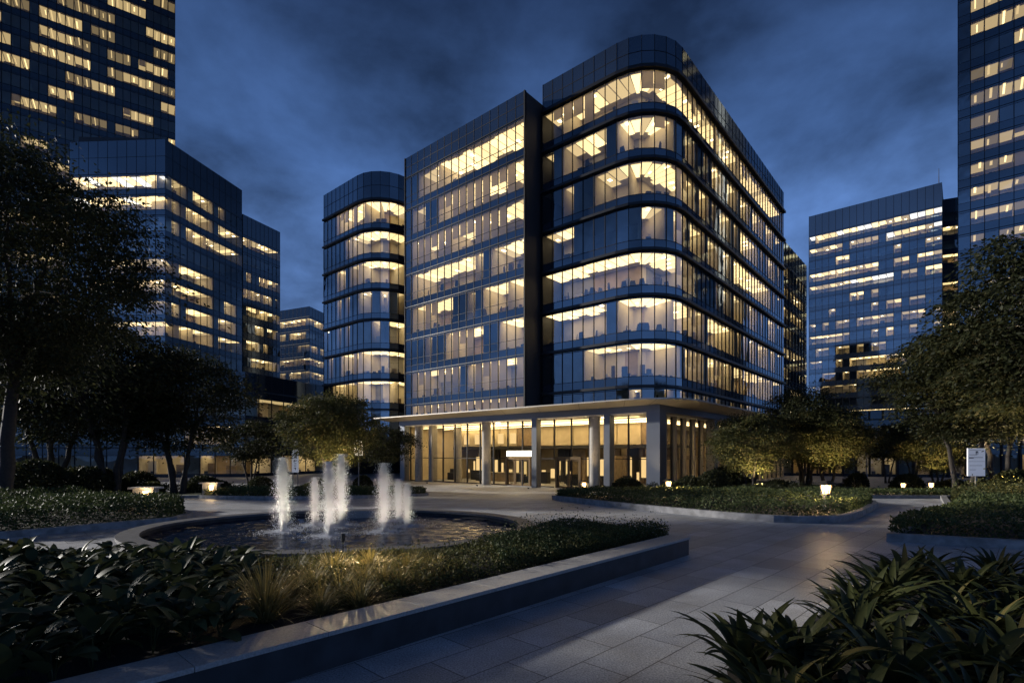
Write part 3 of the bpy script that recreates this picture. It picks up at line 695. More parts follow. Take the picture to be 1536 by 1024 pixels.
def make_tree(name, seed, H, zc, rx, rz, stems, n_clump, per, leaf, mat, trunk_r, lean=.12, layered=.34, rmin=.3, thick=1.0):
    """trunk(s) with limbs up to leaf clumps spread through an uneven crown; returns (trunk mesh, crown mesh)."""
    r = random.Random(seed); g = np.random.default_rng(seed)
    clumps = []
    lobes = [(r.uniform(0, 6.28), r.uniform(-.7, .9), r.uniform(.72, 1.12)) for _ in range(9)]
    tries = 0
    while len(clumps) < n_clump and tries < 9000:
        tries += 1
        th = r.uniform(0, 6.2832); cz = r.uniform(-1, 1); rad = r.uniform(rmin, 1)**.5
        k = 1.0
        for (a, z, q) in lobes:
            d = math.cos(th-a)*math.sqrt(max(0, (1-cz*cz)*(1-z*z)))+cz*z
            if d > .86: k = q
        prof = math.sqrt(max(0, 1-cz*cz)) if cz > -.3 else math.sqrt(max(0, 1-cz*cz))*(1+cz*.35)
        p = Vector((math.cos(th)*prof*rx*rad*k, math.sin(th)*prof*rx*rad*k, zc+cz*rz*(.35+.65*rad)*k))
        if all((p-q).length > rx*.185 for q in clumps): clumps.append(p)
    mb = MB(); limbs = []
    z_top = zc-rz*.55
    for s_ in range(stems):
        a = 6.283*s_/stems+r.uniform(-.5, .5); rr0 = trunk_r*(0 if stems == 1 else 1.4)
        rr1 = rx*(.08 if stems == 1 else .3)
        p0 = Vector((math.cos(a)*rr0, math.sin(a)*rr0, -.1)); p3 = Vector((math.cos(a)*rr1, math.sin(a)*rr1, z_top))
        pts = []; N = 8
        for i in range(N+1):
            f = i/N; q = p0.lerp(p3, f)
            q += Vector((r.uniform(-1, 1), r.uniform(-1, 1), 0))*trunk_r*.35*math.sin(f*3.14)
            if stems > 1: q += Vector((math.cos(a), math.sin(a), 0))*(f*f-f)*rx*.12
            pts.append(q)
        rads = [trunk_r*(1.45-.35*min(1, i*.8)-.5*i/N)*(1 if stems == 1 else .7) for i in range(N+1)]
        mb.tube(pts, rads, 9)
        limbs.append((pts[-1], rads[-1], pts))
    prim = []
    for (tip, rr, pts) in limbs:
        for j in range(5 if stems > 1 else 8):
            a = r.uniform(0, 6.283); st = pts[r.choice((-1, -1, -2, -3))] if stems == 1 else pts[r.choice((-1, -2))]
            e = Vector((math.cos(a)*rx*r.uniform(.3, .55), math.sin(a)*rx*r.uniform(.3, .55), zc+rz*r.uniform(-.3, .55)))
            if stems > 1: e = e*.6+Vector((tip.x*1.2, tip.y*1.2, e.z*.4))
            q = []
            for i in range(7):
                f = i/6; c = st.lerp(e, f); c.z += math.sin(f*3.14)*rz*.08*(1 if f < .6 else .6)
                c += Vector((r.uniform(-1, 1), r.uniform(-1, 1), r.uniform(-.4, .4)))*rx*.02; q.append(c)
            q[0] = st
            mb.tube(q, [rr*(.75-.55*i/6) for i in range(7)], 6, cap=False); prim.append((q, rr))
    for c in clumps:
        best = min(((c-p).length+max(0, p.z-c.z)*.8, k, i) for k, (q, _) in enumerate(prim) for i, p in enumerate(q) if i > 1)
        q, rr = prim[best[1]]; st = q[best[2]]
        pts = [st.lerp(c, f)+Vector((r.uniform(-1, 1), r.uniform(-1, 1), r.uniform(-1, 1)))*rx*.018*(1 if 0 < f < 1 else 0)+Vector((0, 0, math.sin(f*3.14)*.06*rx)) for f in (0, .33, .66, 1)]
        w0 = rr*(.75-.55*best[2]/6)*.6
        mb.tube(pts, [w0, w0*.75, w0*.5, w0*.2], 5, cap=False)
    Cs = []; Ax = []; Nm = []
    for c in clumps:
        n = int(per*r.uniform(.5, 1.5)); s = rx*r.uniform(.11, .24)
        o = g.normal(size=(n, 3))*np.array([s, s, s*layered])*.8
        o[:, 2] -= (o[:, 0]**2+o[:, 1]**2)*.18/max(s, .1)
        Cs.append(np.array(c)[None]+o)
        a = unit(o*np.array([1, 1, .35])+g.normal(size=(n, 3))*s*.5); a[:, 2] -= .25; Ax.append(unit(a))
        Nm.append(unit(g.normal(size=(n, 3))*.55+np.array([0, 0, 1.0])))
    C = np.concatenate(Cs); A = np.concatenate(Ax); Nn = np.concatenate(Nm)
    Nn = unit(Nn-A*np.sum(Nn*A, axis=1, keepdims=True))
    L = leaf*g.uniform(.7, 1.3, len(C)); V, Fq = leaf_quads(C, A, Nn, L, L*g.uniform(.42, .62, len(C)))
    return mb.mesh(name+'_trunk', M['bark'], None, True), np_mesh(name+'_crown', V, Fq, mat)

def tree(px, Y, meshes, scale, rz, label, group=None, X=None, z=None, sz=1.0):
    x = ax(px, Y) if X is None else X
    o = empty('tree', (x, Y, gz(Y) if z is None else z), label, 'tree', group, rz)
    o.scale = (scale, scale, scale*sz)
    link('trunk', meshes[0], o); link('crown', meshes[1], o)
    return o
TB = make_tree('broad', 3, 17, 10.8, 6.4, 5.6, 1, 170, 430, .20, M['leaf_dark'], .34)
TV = make_tree('vase', 8, 12, 7.6, 5.0, 4.0, 4, 104, 230, .24, M['leaf_dark'], .26)
TS = make_tree('small', 14, 8, 5.6, 4.3, 3.0, 3, 115, 300, .21, M['leaf_olive'], .22, layered=.4)
TO = make_tree('open', 19, 14, 9.2, 5.4, 4.8, 2, 120, 330, .25, M['leaf_dark'], .28, layered=.26)
TL = make_tree('loose', 27, 7, 4.8, 3.3, 2.1, 3, 60, 220, .21, M['leaf_dark'], .13)

G1 = 'trees in the planted beds'
tree(4, 25, TB, .92, .4, 'tall dark tree with thick trunk at the left edge of the picture', G1, sz=1.17)
tree(78, 41, TV, 1.14, 2.0, 'dark multi stemmed tree just right of the tall left edge tree', G1)
tree(165, 39, TV, 1.12, 4.1, 'dark multi stemmed tree behind the left hedge and its flat capped lantern', G1)
tree(268, 43, TV, 1.02, .9, 'multi stemmed tree standing alone on the lawn strip left of the fountain', G1)
tree(376, 54, TL, 1.02, 1.0, 'small loose tree with bare forked stems before the lit podium windows', G1)
tree(497, 50, TS, 1.06, 2.2, 'round olive tree lit from below behind the fountain jets', G1)
tree(577, 59, TL, .98, 3.3, 'small dark tree beside the left end of the lobby', G1)
tree(1127, 45, TS, .80, .3, 'small uplit tree in front of the right side of the lobby', G1)
tree(1208, 52, TV, .86, 5.0, 'dark tree with slim trunk, left one of the pair right of the main building', G1)
tree(1240, 50, TS, .92, 1.4, 'tree lit from below, right one of the pair right of the main building', G1)
tree(1446, 37, TO, .86, 2.6, 'tree with leaning limbs just left of the white notice board', G1)
tree(1500, 41, TO, .98, .2, 'tall tree with straight trunk just right of the white notice board', G1)
tree(1572, 30, TO, 1.08, 4.0, 'tall dark tree cut by the right edge of the picture', G1)
tree(1406, 54, TS, .74, 3.9, 'small uplit tree behind the two low lights on the right', G1)
tree(1330, 66, TL, 1.05, 5.5, 'dark bushy tree beyond the paving between the two right hand tree groups', G1)
tree(1372, 62, TL, 1.15, 2.4, 'dark tree behind the hedge strip, left of the small uplit tree', G1)
# unseen tree added on the left to throw shade across the foreground
tree(0, 9.2, TV, 1.2, 1.0, 'unseen dense tree added at far left to shade the broad leaved plants', G1, X=-22)

# ---- beds: kerb ring, soil
def inset(poly, d):
    n = len(poly); out = []
    A = sum(poly[i][0]*poly[(i+1) % n][1]-poly[(i+1) % n][0]*poly[i][1] for i in range(n)); sg = 1 if A > 0 else -1
    for i in range(n):
        p0, p1, p2 = Vector(poly[i-1]), Vector(poly[i]), Vector(poly[(i+1) % n])
        t1 = (p1-p0).normalized(); t2 = (p2-p1).normalized(); n1 = Vector((-t1.y, t1.x))*sg; n2 = Vector((-t2.y, t2.x))*sg
        m = (n1+n2).normalized(); out.append(p1+m*d/max(.4, m.dot(n1)))
    return out
def smooth_poly(poly, it=2):
    for _ in range(it):
        q = []
        for i in range(len(poly)):
            a, b = Vector(poly[i]), Vector(poly[(i+1) % len(poly)]); q += [a.lerp(b, .22), a.lerp(b, .78)]
        poly = q
    return [tuple(p) for p in poly]
def bed(poly, h, label, w=.28, soil='soil', soil_dz=-.08):
    cx = sum(p[0] for p in poly)/len(poly); cy_ = sum(p[1] for p in poly)/len(poly)
    b = empty('planting_bed', (cx, cy_, gz(cy_)), label, 'planting bed', 'raised planting beds')
    inn = inset(poly, w); n = len(poly); mb = MB()
    for i in range(n):
        j = (i+1) % n; a, c, d, e = poly[i], poly[j], inn[j], inn[i]
        za, zc = gz(a[1]), gz(c[1])
        mb.quad((*a, za-.2), (*c, zc-.2), (*c, zc+h-.012), (*a, za+h-.012))
        mb.quad((*a, za+h), (*c, zc+h), (*d, zc+h), (*e, za+h))
        mb.quad((*e, za-.2), (*d, zc-.2), (*d, zc+h), (*e, za+h))
        mb.quad((*a, za+h-.012), (*c, zc+h-.012), (*c, zc+h), (*a, za+h))
    mb.build('kerb', M['kerb'], b)
    mb = MB(); mb.poly([(p[0], p[1], gz(p[1])+h+soil_dz) for p in inn]); mb.build('soil', M[soil], b)
    return inn
def in_poly(P, poly):
    x, y = P[:, 0], P[:, 1]; ins = np.zeros(len(P), bool); n = len(poly)
    for i in range(n):
        x1, y1 = poly[i][0], poly[i][1]; x2, y2 = poly[(i+1) % n][0], poly[(i+1) % n][1]
        c = ((y1 > y) != (y2 > y)) & (x < (x2-x1)*(y-y1)/((y2-y1) if abs(y2-y1) > 1e-9 else 1e-9)+x1); ins ^= c
    return ins
def edge_dist(P, poly):
    d = np.full(len(P), 1e9); n = len(poly)
    for i in range(n):
        a = np.array(poly[i][:2], float); b = np.array(poly[(i+1) % n][:2], float); ab = b-a
        t = np.clip(((P-a)@ab)/(ab@ab+1e-9), 0, 1); d = np.minimum(d, np.linalg.norm(P-(a+t[:, None]*ab), axis=1))
    return d
def hedge(poly, h, n, leaf, mat, label, seed, zb=.12, cat='hedge', name='hedge', group='clipped shrub beds', rough=.22, wild=0, side=.38):
    g = np.random.default_rng(seed); P = np.asarray([p[:2] for p in poly], float); lo, hi = P.min(0), P.max(0)
    pts = []; tot = 0
    while tot < n:
        q = g.uniform(lo, hi, size=(n*2, 2)); q = q[in_poly(q, poly)]; pts.append(q); tot += len(q)
    q = np.concatenate(pts)[:n]
    m = int(n*side); k = len(P); ln = np.linalg.norm(np.roll(P, -1, 0)-P, axis=1); ei = g.choice(k, m, p=ln/ln.sum()); ft = g.random(m)
    ep = P[ei]*(1-ft[:, None])+P[(ei+1) % k]*ft[:, None]; cen = P.mean(0); dv = cen-ep; dv /= np.linalg.norm(dv, axis=1, keepdims=True)+1e-9
    q[:m] = ep+dv*(np.abs(g.normal(size=m))*.13)[:, None]-dv*.06
    ed = edge_dist(q, poly)
    bump = np.zeros(n)
    for k in range(7):
        f = g.uniform(.8, 5.5); a = g.uniform(0, 6.28); ph = g.uniform(0, 6.28); bump += np.sin((q[:, 0]*np.cos(a)+q[:, 1]*np.sin(a))*f+ph)/7
    edge = np.clip(ed/.35, 0, 1)**.5
    top = h*(.72+.28*edge)*(1+rough*2.2*bump)
    f = 1-np.abs(g.normal(size=n))*.22; f = np.where((np.arange(n) < m) & (ed < .35), g.uniform(-.15, 1.02, n), np.clip(f, .1, 1.1))
    gzv = np.array([gz(y) for y in q[:, 1]])
    z = gzv+zb+top*f+wild*np.abs(g.normal(size=n))*(g.random(n) < .12)
    C = np.column_stack([q, z]); A = unit(g.normal(size=(n, 3))*np.array([1, 1, .6])+np.array([0, 0, .55])); N_ = unit(g.normal(size=(n, 3))+np.array([0, -.2, .5]))
    N_ = unit(N_-A*np.sum(N_*A, axis=1, keepdims=True)); L = leaf*g.uniform(.65, 1.35, n)
    V, Fq = leaf_quads(C, A, N_, L, L*g.uniform(.4, .6, n))
    c = C.mean(0); c[2] = gzv.mean()
    o = link(name, np_mesh(name, V-c, Fq, M[mat]), None, tuple(c)); return tag(o, label, cat, group)

# the long low wall in the foreground, bed behind it
W0 = Vector((-5.9, 2.1)); W1 = Vector((4.45, 13.30)); Wn = Vector((-PD.y, PD.x))
wd = (W1-W0).normalized(); wn = Vector((-wd.y, wd.x)); WL = (W1-W0).length
lw = empty('low_wall', (*W0, 0), 'long low granite wall with pale coping edging the foreground planting', 'wall')
nb = 11; mb = MB()
mb.sbox(W0, wd, wn, 0, WL, .03, .50, -.1, .395); mb.build('wall_body', M['stone_dark'], lw)
for i in range(nb):
    mb = MB(); mb.sbox(W0, wd, wn, WL*i/nb+.003, WL*(i+1)/nb-.003, -.012, .57, .397, .452); o = mb.build('coping', M['stone'], lw)
    bv = o.modifiers.new('edge', 'BEVEL'); bv.width = .006; bv.segments = 2
# return of the wall end, then the bed soil
FB = [(W0+wn*.5)[:], (W1+wn*.5)[:], (2.9, 14.6), (1.7, 15.6), (.6, 14.2), (-.8, 12.3), (-2.6, 11.2), (-5.2, 10.7), (-8.4, 11.3), (-13, 11.8), (-14, 6), (-10, 1.2)]
mb = MB(); mb.poly([(p[0], p[1], .32) for p in FB]); tag(mb.build('bed_soil', M['soil']), kind='structure')
mb = MB(); P_ = [Vector(p) for p in FB[1:4]]
for a, b in zip(P_[:-1], P_[1:]):
    d_ = (b-a).normalized(); nn = Vector((-d_.y, d_.x)); mb.sbox(a, d_, nn, 0, (b-a).length, -.12, .03, -.05, .38)
tag(mb.build('bed_edging', M['kerb'], base=(3, 14, 0)), 'short stone edging closing the far end of the foreground bed', 'edging')

# ---- fountain
FC = Vector((-5.1, 15.9)); FRX, FRY = 5.75, 4.65
def ell(k, n, off): 
    th = 2*math.pi*k/n; return (FC.x+(FRX+off)*math.cos(th), FC.y+(FRY+off)*math.sin(th))
ft = empty('fountain_basin', (*FC, 0), 'round dark granite fountain basin with a flat stone rim behind the grasses', 'fountain basin')
NF = 96
def ring(mb, r0, r1, z0, z1, mi=0):
    for k in range(NF):
        a, b, c, d = ell(k, NF, r0), ell(k+1, NF, r0), ell(k+1, NF, r1), ell(k, NF, r1)
        mb.quad((*d, z1), (*c, z1), (*b, z1), (*a, z1), mi); mb.quad((*d, z0), (*c, z0), (*c, z1), (*d, z1), mi); mb.quad((*b, z0), (*a, z0), (*a, z1), (*b, z1), mi)
mb = MB(); ring(mb, -.38, 0, -.1, .345); mb.build('basin_wall', M['stone_dark'], ft)
mb = MB(); ring(mb, -.46, .05, .347, .42); mb.build('rim', M['rim'], ft)
mb = MB(); mb.poly([(*ell(k, NF, -.4), .02) for k in range(NF)]); mb.build('basin_floor', M['stone_dark'], ft)
JETP = [(424, 15.7), (472, 17.1), (493, 14.9), (511, 16.9), (575, 15.7), (597, 18.3), (610, 16.9)]
NXW, NYW = 230, 190
gx, gy = np.meshgrid(np.linspace(-1, 1, NXW), np.linspace(-1, 1, NYW), indexing='ij')
sx_, sy_ = gx*np.sqrt(1-gy*gy/2), gy*np.sqrt(1-gx*gx/2)          # square grid mapped on the disc
wx, wy = FC.x+sx_*(FRX-.385), FC.y+sy_*(FRY-.385); wz = np.zeros_like(wx); gw = np.random.default_rng(77)
for k in range(26):
    lam = gw.uniform(.16, .75); th = gw.uniform(0, 6.28); wz += .0014*(lam/.4)*np.sin((wx*np.cos(th)+wy*np.sin(th))*6.283/lam+gw.uniform(0, 6.28)+1.2*np.sin(wx*1.1+k)+1.1*np.sin(wy*.9+k*2))
for px_, Y_ in JETP:
    d_ = np.hypot(wx-ax(px_, Y_), wy-Y_); wz += .007*np.exp(-d_/.75)*np.sin(d_*6.283/.2+px_)
idx = np.arange(NXW*NYW).reshape(NXW, NYW)
wf = np.stack([idx[:-1, :-1], idx[1:, :-1], idx[1:, 1:], idx[:-1, 1:]], -1).reshape(-1, 4)
tag(link('fountain_water', np_mesh('fountain_water', np.stack([wx-FC.x, wy-FC.y, wz], -1).reshape(-1, 3), wf, M['water'], True), None, (*FC, .24)), 'dark rippling water filling the fountain basin', 'water', kind='structure')

def spray_mesh(H, spread, n, seed, size=.005, wind=(0, 0)):
    g = np.random.default_rng(seed); v0 = math.sqrt(2*9.81*H)
    wide = g.random(n) < .36; hk = np.where(wide, g.normal(.86, .12, n), g.normal(.95, .05, n)).clip(.5, 1.06); vz = v0*np.sqrt(hk); T = 2*vz/9.81
    t = g.uniform(.02, 1, n)**.9*T; vx = g.normal(0, 1, (n, 2))*np.where(wide, spread*1.4, spread*.55)[:, None]
    turb = g.normal(0, .02, (n, 2))*(t/T)[:, None]
    x = vx*t[:, None]+turb+np.array(wind)*(t[:, None]**2); z = vz*t-.5*9.81*t*t
    P = np.column_stack([x, z]); P = P[P[:, 2] > -.02]
    # solid core of the jet
    nc = n//2; zc = g.random(nc)**1.1*H*.8; P2 = np.column_stack([g.normal(0, .012+.02*zc[:, None]/H, (nc, 2)), zc]); P = np.concatenate([P, P2])
    n = len(P); s = size*g.uniform(.5, 1.5, n)
    o = np.array([[1, 0, -.5], [-.5, .87, -.5], [-.5, -.87, -.5], [0, 0, 4.2]], np.float32)
    rot = g.uniform(0, 6.28, n); c_, s_ = np.cos(rot), np.sin(rot)
    V = np.empty((n, 4, 3), np.float32)
    for k in range(4):
        V[:, k, 0] = P[:, 0]+s*(o[k, 0]*c_-o[k, 1]*s_); V[:, k, 1] = P[:, 1]+s*(o[k, 0]*s_+o[k, 1]*c_); V[:, k, 2] = P[:, 2]+s*o[k, 2]
    base = np.arange(n)[:, None, None]*4; tri = np.array([[0, 1, 3], [1, 2, 3], [2, 0, 3], [0, 2, 1]])[None]
    return np_mesh('spray', V.reshape(-1, 3), (base+tri).reshape(-1, 3), M['spray'])
jets = [(424, 15.7, 2.05, .095, 'tall fountain jet at the left, standing apart from the others'),
        (472, 17.1, 1.45, .085, 'short fountain jet just left of the wide double jet'),
        (493, 14.9, 1.95, .085, 'front column of the wide double fountain jet with bright core'),
        (511, 16.9, 2.15, .09, 'rear column of the wide double fountain jet'),
        (575, 15.7, 1.90, .10, 'tall slender fountain jet with bright core in the right group'),
        (597, 18.3, 1.35, .10, 'small fountain jet half hidden between the two right jets'),
        (610, 16.9, 1.28, .085, 'low fountain jet at the far right of the group')]
for i, (px, Y, H, sp, lab) in enumerate(jets):
    X = ax(px, Y); j = empty('fountain_jet', (X, Y, .24), lab, 'fountain jet', 'fountain jets')
    mb = MB(); mb.lathe([(.05, -.16), (.05, .0), (.03, .02), (.03, .06), (.015, .07)], 10); link('nozzle', mb.mesh('nozzle', M['darkmetal']), j)
    link('spray', spray_mesh(H, sp, 38000 if H > 1.6 else 22000, 100+i, wind=(.02, .0)), j)
    # foam where the water falls back
    g = np.random.default_rng(i); n = 4500; rr_ = np.abs(g.normal(0, .36, n)); th = g.uniform(0, 6.28, n)
    C = np.column_stack([rr_*np.cos(th), rr_*np.sin(th), g.uniform(.002, .02, n)]); A = unit(g.normal(size=(n, 3))*np.array([1, 1, .15])); N_ = unit(g.normal(size=(n, 3))*.3+np.array([0, 0, 1.])); N_ = unit(N_-A*np.sum(N_*A, 1, keepdims=True))
    L = g.uniform(.012, .04, n); V, Fq = leaf_quads(C, A, N_, L, L*.8); link('foam', np_mesh('foam', V, Fq, M['spray']), j)
    for k, (dx, dy) in enumerate(((.75, -.75), (-.85, -.6), (0, -.14))):
        l = bpy.data.lights.new('jet_light', 'SPOT'); l.energy = JET_W*(H/2)**2*(.34 if k == 2 else 1.3); l.spot_size = R(62 if k < 2 else 58); l.spot_blend = .9; l.color = (1, .86, .68); l.shadow_soft_size = .08
        o = bpy.data.objects.new('jet_light', l); COL.objects.link(o); o.parent = j; o.location = (dx, dy, .02); o.rotation_euler = (Vector((dx, dy, 0))-Vector((0, 0, H*.52))).to_track_quat('Z', 'Y').to_euler()
# small wall weir behind the jets
mb = MB(); c = (ax(545, 19.2), 19.2); mb.box(c[0]-.95, c[0]+.75, c[1]-.12, c[1]+.12, .1, .50); tag(mb.build('spill_wall', M['stone'], base=(*c, .1)), 'short stone spill wall at the back of the fountain basin', 'spill wall')

# ---- kerbed beds and their planting
B1 = smooth_poly([(2.2, 31), (2.6, 29.2), (4.2, 26.2), (6.6, 23.0), (8.6, 20.6), (10, 19.45), (12.2, 19.5), (14.6, 22), (17.9, 25.8), (18.2, 28), (15, 34), (10, 37.5), (5, 36.5)], 1)
i1 = bed(B1, .26, 'island bed with pale granite kerb between the fountain and the right path')
hedge(i1, .55, 46000, .095, 'leaf_hedge', 'low leafy hedge filling the kerbed island bed with three glowing lanterns', 41)
B2 = [(10.8, 15.35), (12.9, 14.3), (16, 13.0), (26, 11.5), (48, 26), (44, 33), (25.6, 31.8), (20, 24.6)]
i2 = bed(B2, .24, 'kerbed bed at the right edge of the path, under the notice board')
hedge([(11.1, 15.6), (13, 14.65), (16, 13.4), (25, 12), (30, 17), (24, 23), (19.6, 23.2)], .66, 46000, .095, 'leaf_hedge', 'dark dense hedge along the kerb at the right, nearest the path', 42)
hedge([(19.8, 23.8), (24.4, 23.6), (31, 17.5), (47, 26.2), (43.6, 32.5), (26, 31.3)], .62, 24000, .13, 'leaf_olive', 'loose warm lit shrubs rising behind the right hand hedge', 43, rough=.4, wild=.35)
B3 = [(20.2, 34.2), (33, 33.3), (46, 34.5), (46, 42), (20, 42)]
i3 = bed(B3, .2, 'straight kerbed strip beyond the crossing path on the right')
hedge(i3, .5, 16000, .13, 'leaf_hedge', 'long straight hedge strip with two small lights on the right', 44)
# left beds
B4 = [(-26, 10.5), (-15.2, 16.0), (-12.4, 19.7), (-12.7, 21.2), (-15.5, 24.5), (-30, 26), (-34, 14)]
i4 = bed(B4, .2, 'left bed with low kerb behind the fountain end')
hedge([(-18.5, 14.7), (-15.3, 16.4), (-12.75, 19.75), (-13.0, 21), (-15.6, 24.1), (-26, 25.2), (-26, 20)], .74, 52000, .10, 'leaf_hedge', 'wide dark clipped hedge at the left with a lit tip', 45)
B5 = smooth_poly([(-20.4, 33.6), (-15, 30.2), (-10.5, 30.2), (-8.6, 34), (-9.5, 38), (-16, 39), (-20, 37)], 1)
i5 = bed(B5, .22, 'small island bed behind the fountain at the left')
hedge(i5, .55, 16000, .13, 'leaf_hedge', 'rounded low hedge on the small island bed behind the fountain', 46)
B6 = [(-60, 38.5), (-24.5, 38.5), (-22.5, 40.5), (-22.5, 48), (-60, 50)]
i6 = bed(B6, .18, 'wide lawn bed under the left hand trees', soil='lawn', soil_dz=-.02)
hedge([(-58, 45.5), (-23.5, 44.8), (-23.3, 47.4), (-58, 49)], .8, 14000, .17, 'leaf_dark', 'dark hedge along the back of the left lawn', 47)
B7 = smooth_poly([(-19, 43.5), (-11, 42.5), (-7.0, 45), (-8.0, 49.5), (-18, 50)], 1)
i7 = bed(B7, .2, 'rounded bed under the uplit tree behind the fountain')
hedge(i7, .5, 9000, .15, 'leaf_hedge', 'low shrubs around the foot of the uplit tree behind the fountain', 48)
B8 = [(7.5, 40.5), (22, 38.5), (36, 47), (36, 56), (24, 54), (14.5, 45.8)]
i8 = bed(B8, .2, 'bed along the foot of the lobby corner')
hedge([(7.8, 40.8), (21.8, 38.9), (30, 44), (26, 47), (14.6, 45.3)], .75, 15000, .15, 'leaf_dark', 'dark low hedge in front of the lobby corner pier', 49, rough=.35)
# far lawn at the right
# ---- round shrubs
def shrub_mesh(seed, r_, h, n, leaf, mat):
    g = np.random.default_rng(seed); d = unit(g.normal(size=(n, 3))); d[:, 2] = np.abs(d[:, 2])*1.0
    k = np.ones(n)
    for _ in range(8):
        a = unit(g.normal(size=(1, 3)))[0]; k += .16*np.clip((d@a)-.55, 0, 1)*g.choice([-1, 1.6])
    rad = (k*(1-np.abs(g.normal(size=n))*.14))[:, None]
    C = d*rad*np.array([r_, r_, h]); A = unit(d+g.normal(size=(n, 3))*.7); N_ = unit(g.normal(size=(n, 3))*.8+d); N_ = unit(N_-A*np.sum(N_*A, 1, keepdims=True))
    L = leaf*g.uniform(.6, 1.3, n); V, Fq = leaf_quads(C, A, N_, L, L*.5); return np_mesh('shrub', V, Fq, M[mat])
SH = [shrub_mesh(1, 1.2, 1.5, 5200, .16, 'leaf_dark'), shrub_mesh(2, 1.5, 1.35, 5200, .17, 'leaf_dark'), shrub_mesh(3, 1.1, 1.2, 5200, .15, 'leaf_olive')]
shr = [(60, 35, 1.7, 0, 'big dark shrub beside the trunk of the left edge tree'), (112, 37, 1.5, 1, 'dark shrub between the left edge trunk and the first multi stemmed tree'), (152, 44, 1.4, 0, 'shrub behind the stems of the dark tree at the left'),
       (205, 46, 1.2, 1, 'shrub between the two multi stemmed trees, catching window light'), (228, 43, .9, 2, 'small olive shrub left of the tree on the lawn'), (308, 46, 1.05, 1, 'shrub right of the stems of the lawn tree'), (332, 47, .85, 0, 'lower shrub at the right end of the left lawn'),
       (466, 44, .85, 2, 'olive shrub beside the narrow white banner sign'), (482, 47, .8, 1, 'shrub left of the stems of the uplit round tree'), (545, 53, .8, 0, 'small shrub right of the two panel pole sign'), (395, 53, .9, 1, 'shrub under the small loose tree'),
       (945, 41, 1.0, 1, 'shrub in front of the lobby glass left of the corner pier'), (1008, 40, .95, 2, 'shrub just right of the lobby corner pier'), (1042, 41, 1.05, 1, 'rounded dark shrub before the right side of the lobby'), (1068, 40, 1.15, 0, 'largest rounded shrub left of the small uplit tree'),
       (1090, 47, 1.6, 0, 'tall shrub behind the small uplit tree'), (1165, 44, .8, 1, 'low shrub right of the small uplit tree'), (1285, 56, .9, 0, 'shrub by the far lamp post on the right'), (1360, 47, 1.1, 0, 'dark shrub behind the left one of the two small lights'), (1425, 44, 1.0, 1, 'dark shrub left of the trunk by the notice board'), (1480, 40, 1.0, 1, 'dark shrub under the notice board'), (1525, 36, 1.4, 2, 'tall warm lit shrub at the right edge of the picture')]
for i, (px, Y, s_, k, lab) in enumerate(shr):
    o = link('shrub', SH[k], None, (ax(px, Y), Y, gz(Y)+.1)); o.scale = (s_, s_, s_*rnd.uniform(.85, 1.1)); o.rotation_euler.z = rnd.uniform(0, 6.28); tag(o, lab, 'shrub', 'round shrubs')

# ---- big-leaved plants, bottom left
def blade(mbv, mbf, root, az_, L, W, lift, droop, fold, prof, nseg=8, twist=0):
    """one leaf blade with a midrib fold, arching from root."""
    d = Vector((math.cos(az_), math.sin(az_), 0)); s = Vector((-d.y, d.x, 0)); p = Vector(root); ang = lift; b = len(mbv)
    for i in range(nseg+1):
        f = i/nseg; w = W*prof(f)*.5; up = Vector((0, 0, 1))*math.cos(ang)-d*math.sin(ang)
        sd = (s*math.cos(twist*f)+up*math.sin(twist*f))
        mbv.append(tuple(p-sd*w+up*w*fold)); mbv.append(tuple(p)); mbv.append(tuple(p+sd*w+up*w*fold))
        p = p+(d*math.cos(ang)+Vector((0, 0, 1))*math.sin(ang))*(L/nseg); ang -= droop/nseg*(.4+1.2*f)
    for i in range(nseg):
        o = b+i*3; mbf.append((o, o+1, o+4, o+3)); mbf.append((o+1, o+2, o+5, o+4))
ovate = lambda f: max(.03, math.sin(math.pi*min(1, f*.97+.02)**.75)**.8)
strap = lambda f: max(.02, (1-f**2.6)*(.55+.45*math.sin(min(1, f*2.2)*1.57)))
def broad_mesh(seed):
    r = random.Random(seed); v = []; f = []
    mb = MB()
    for i in range(r.randint(15, 19)):
        a = i*2.4+r.uniform(-.4, .4); hh = r.uniform(.16, .5); rr = r.uniform(.02, .14)
        root = (math.cos(a)*rr, math.sin(a)*rr, hh)
        blade(v, f, root, a, r.uniform(.28, .44), r.uniform(.13, .20), r.uniform(.1, 1.15), r.uniform(.5, 1.5), r.uniform(.12, .4), ovate, 7, r.uniform(-.4, .4))
        n0 = len(v)
    for i in range(5):
        a = i*1.26; n0 = len(v); q = Vector((math.cos(a)*.1, math.sin(a)*.1, .45)); e = Vector((-math.sin(a), math.cos(a), 0))*.006
        v += [tuple(-e), tuple(e), tuple(q+e), tuple(q-e)]; f.append((n0, n0+1, n0+2, n0+3))
    return np_mesh('broadleaf_plant', v, f, M['leaf_broad'], True)
BR = [broad_mesh(k) for k in range(5)]
def along_wall(P): return (Vector(P)-W0).dot(wd), (Vector(P)-W0).dot(wn)
rb = random.Random(12); pts = []
tries = 0
while len(pts) < 230 and tries < 20000:
    tries += 1
    p = Vector((rb.uniform(-11.5, -1.5), rb.uniform(2.5, 10.2)))
    s_, d_ = along_wall(p)
    if d_ < .78 or p.y > 10.1+.1*p.x+.9: continue
    px = CX+F*p.x/p.y
    if px > 362+rb.uniform(-25, 10) or px < -90: continue
    if (p-Vector((ax(398, 7.0), 7.0))).length < .62: continue
    if all((p-q).length > .32 for q in pts): pts.append(p)
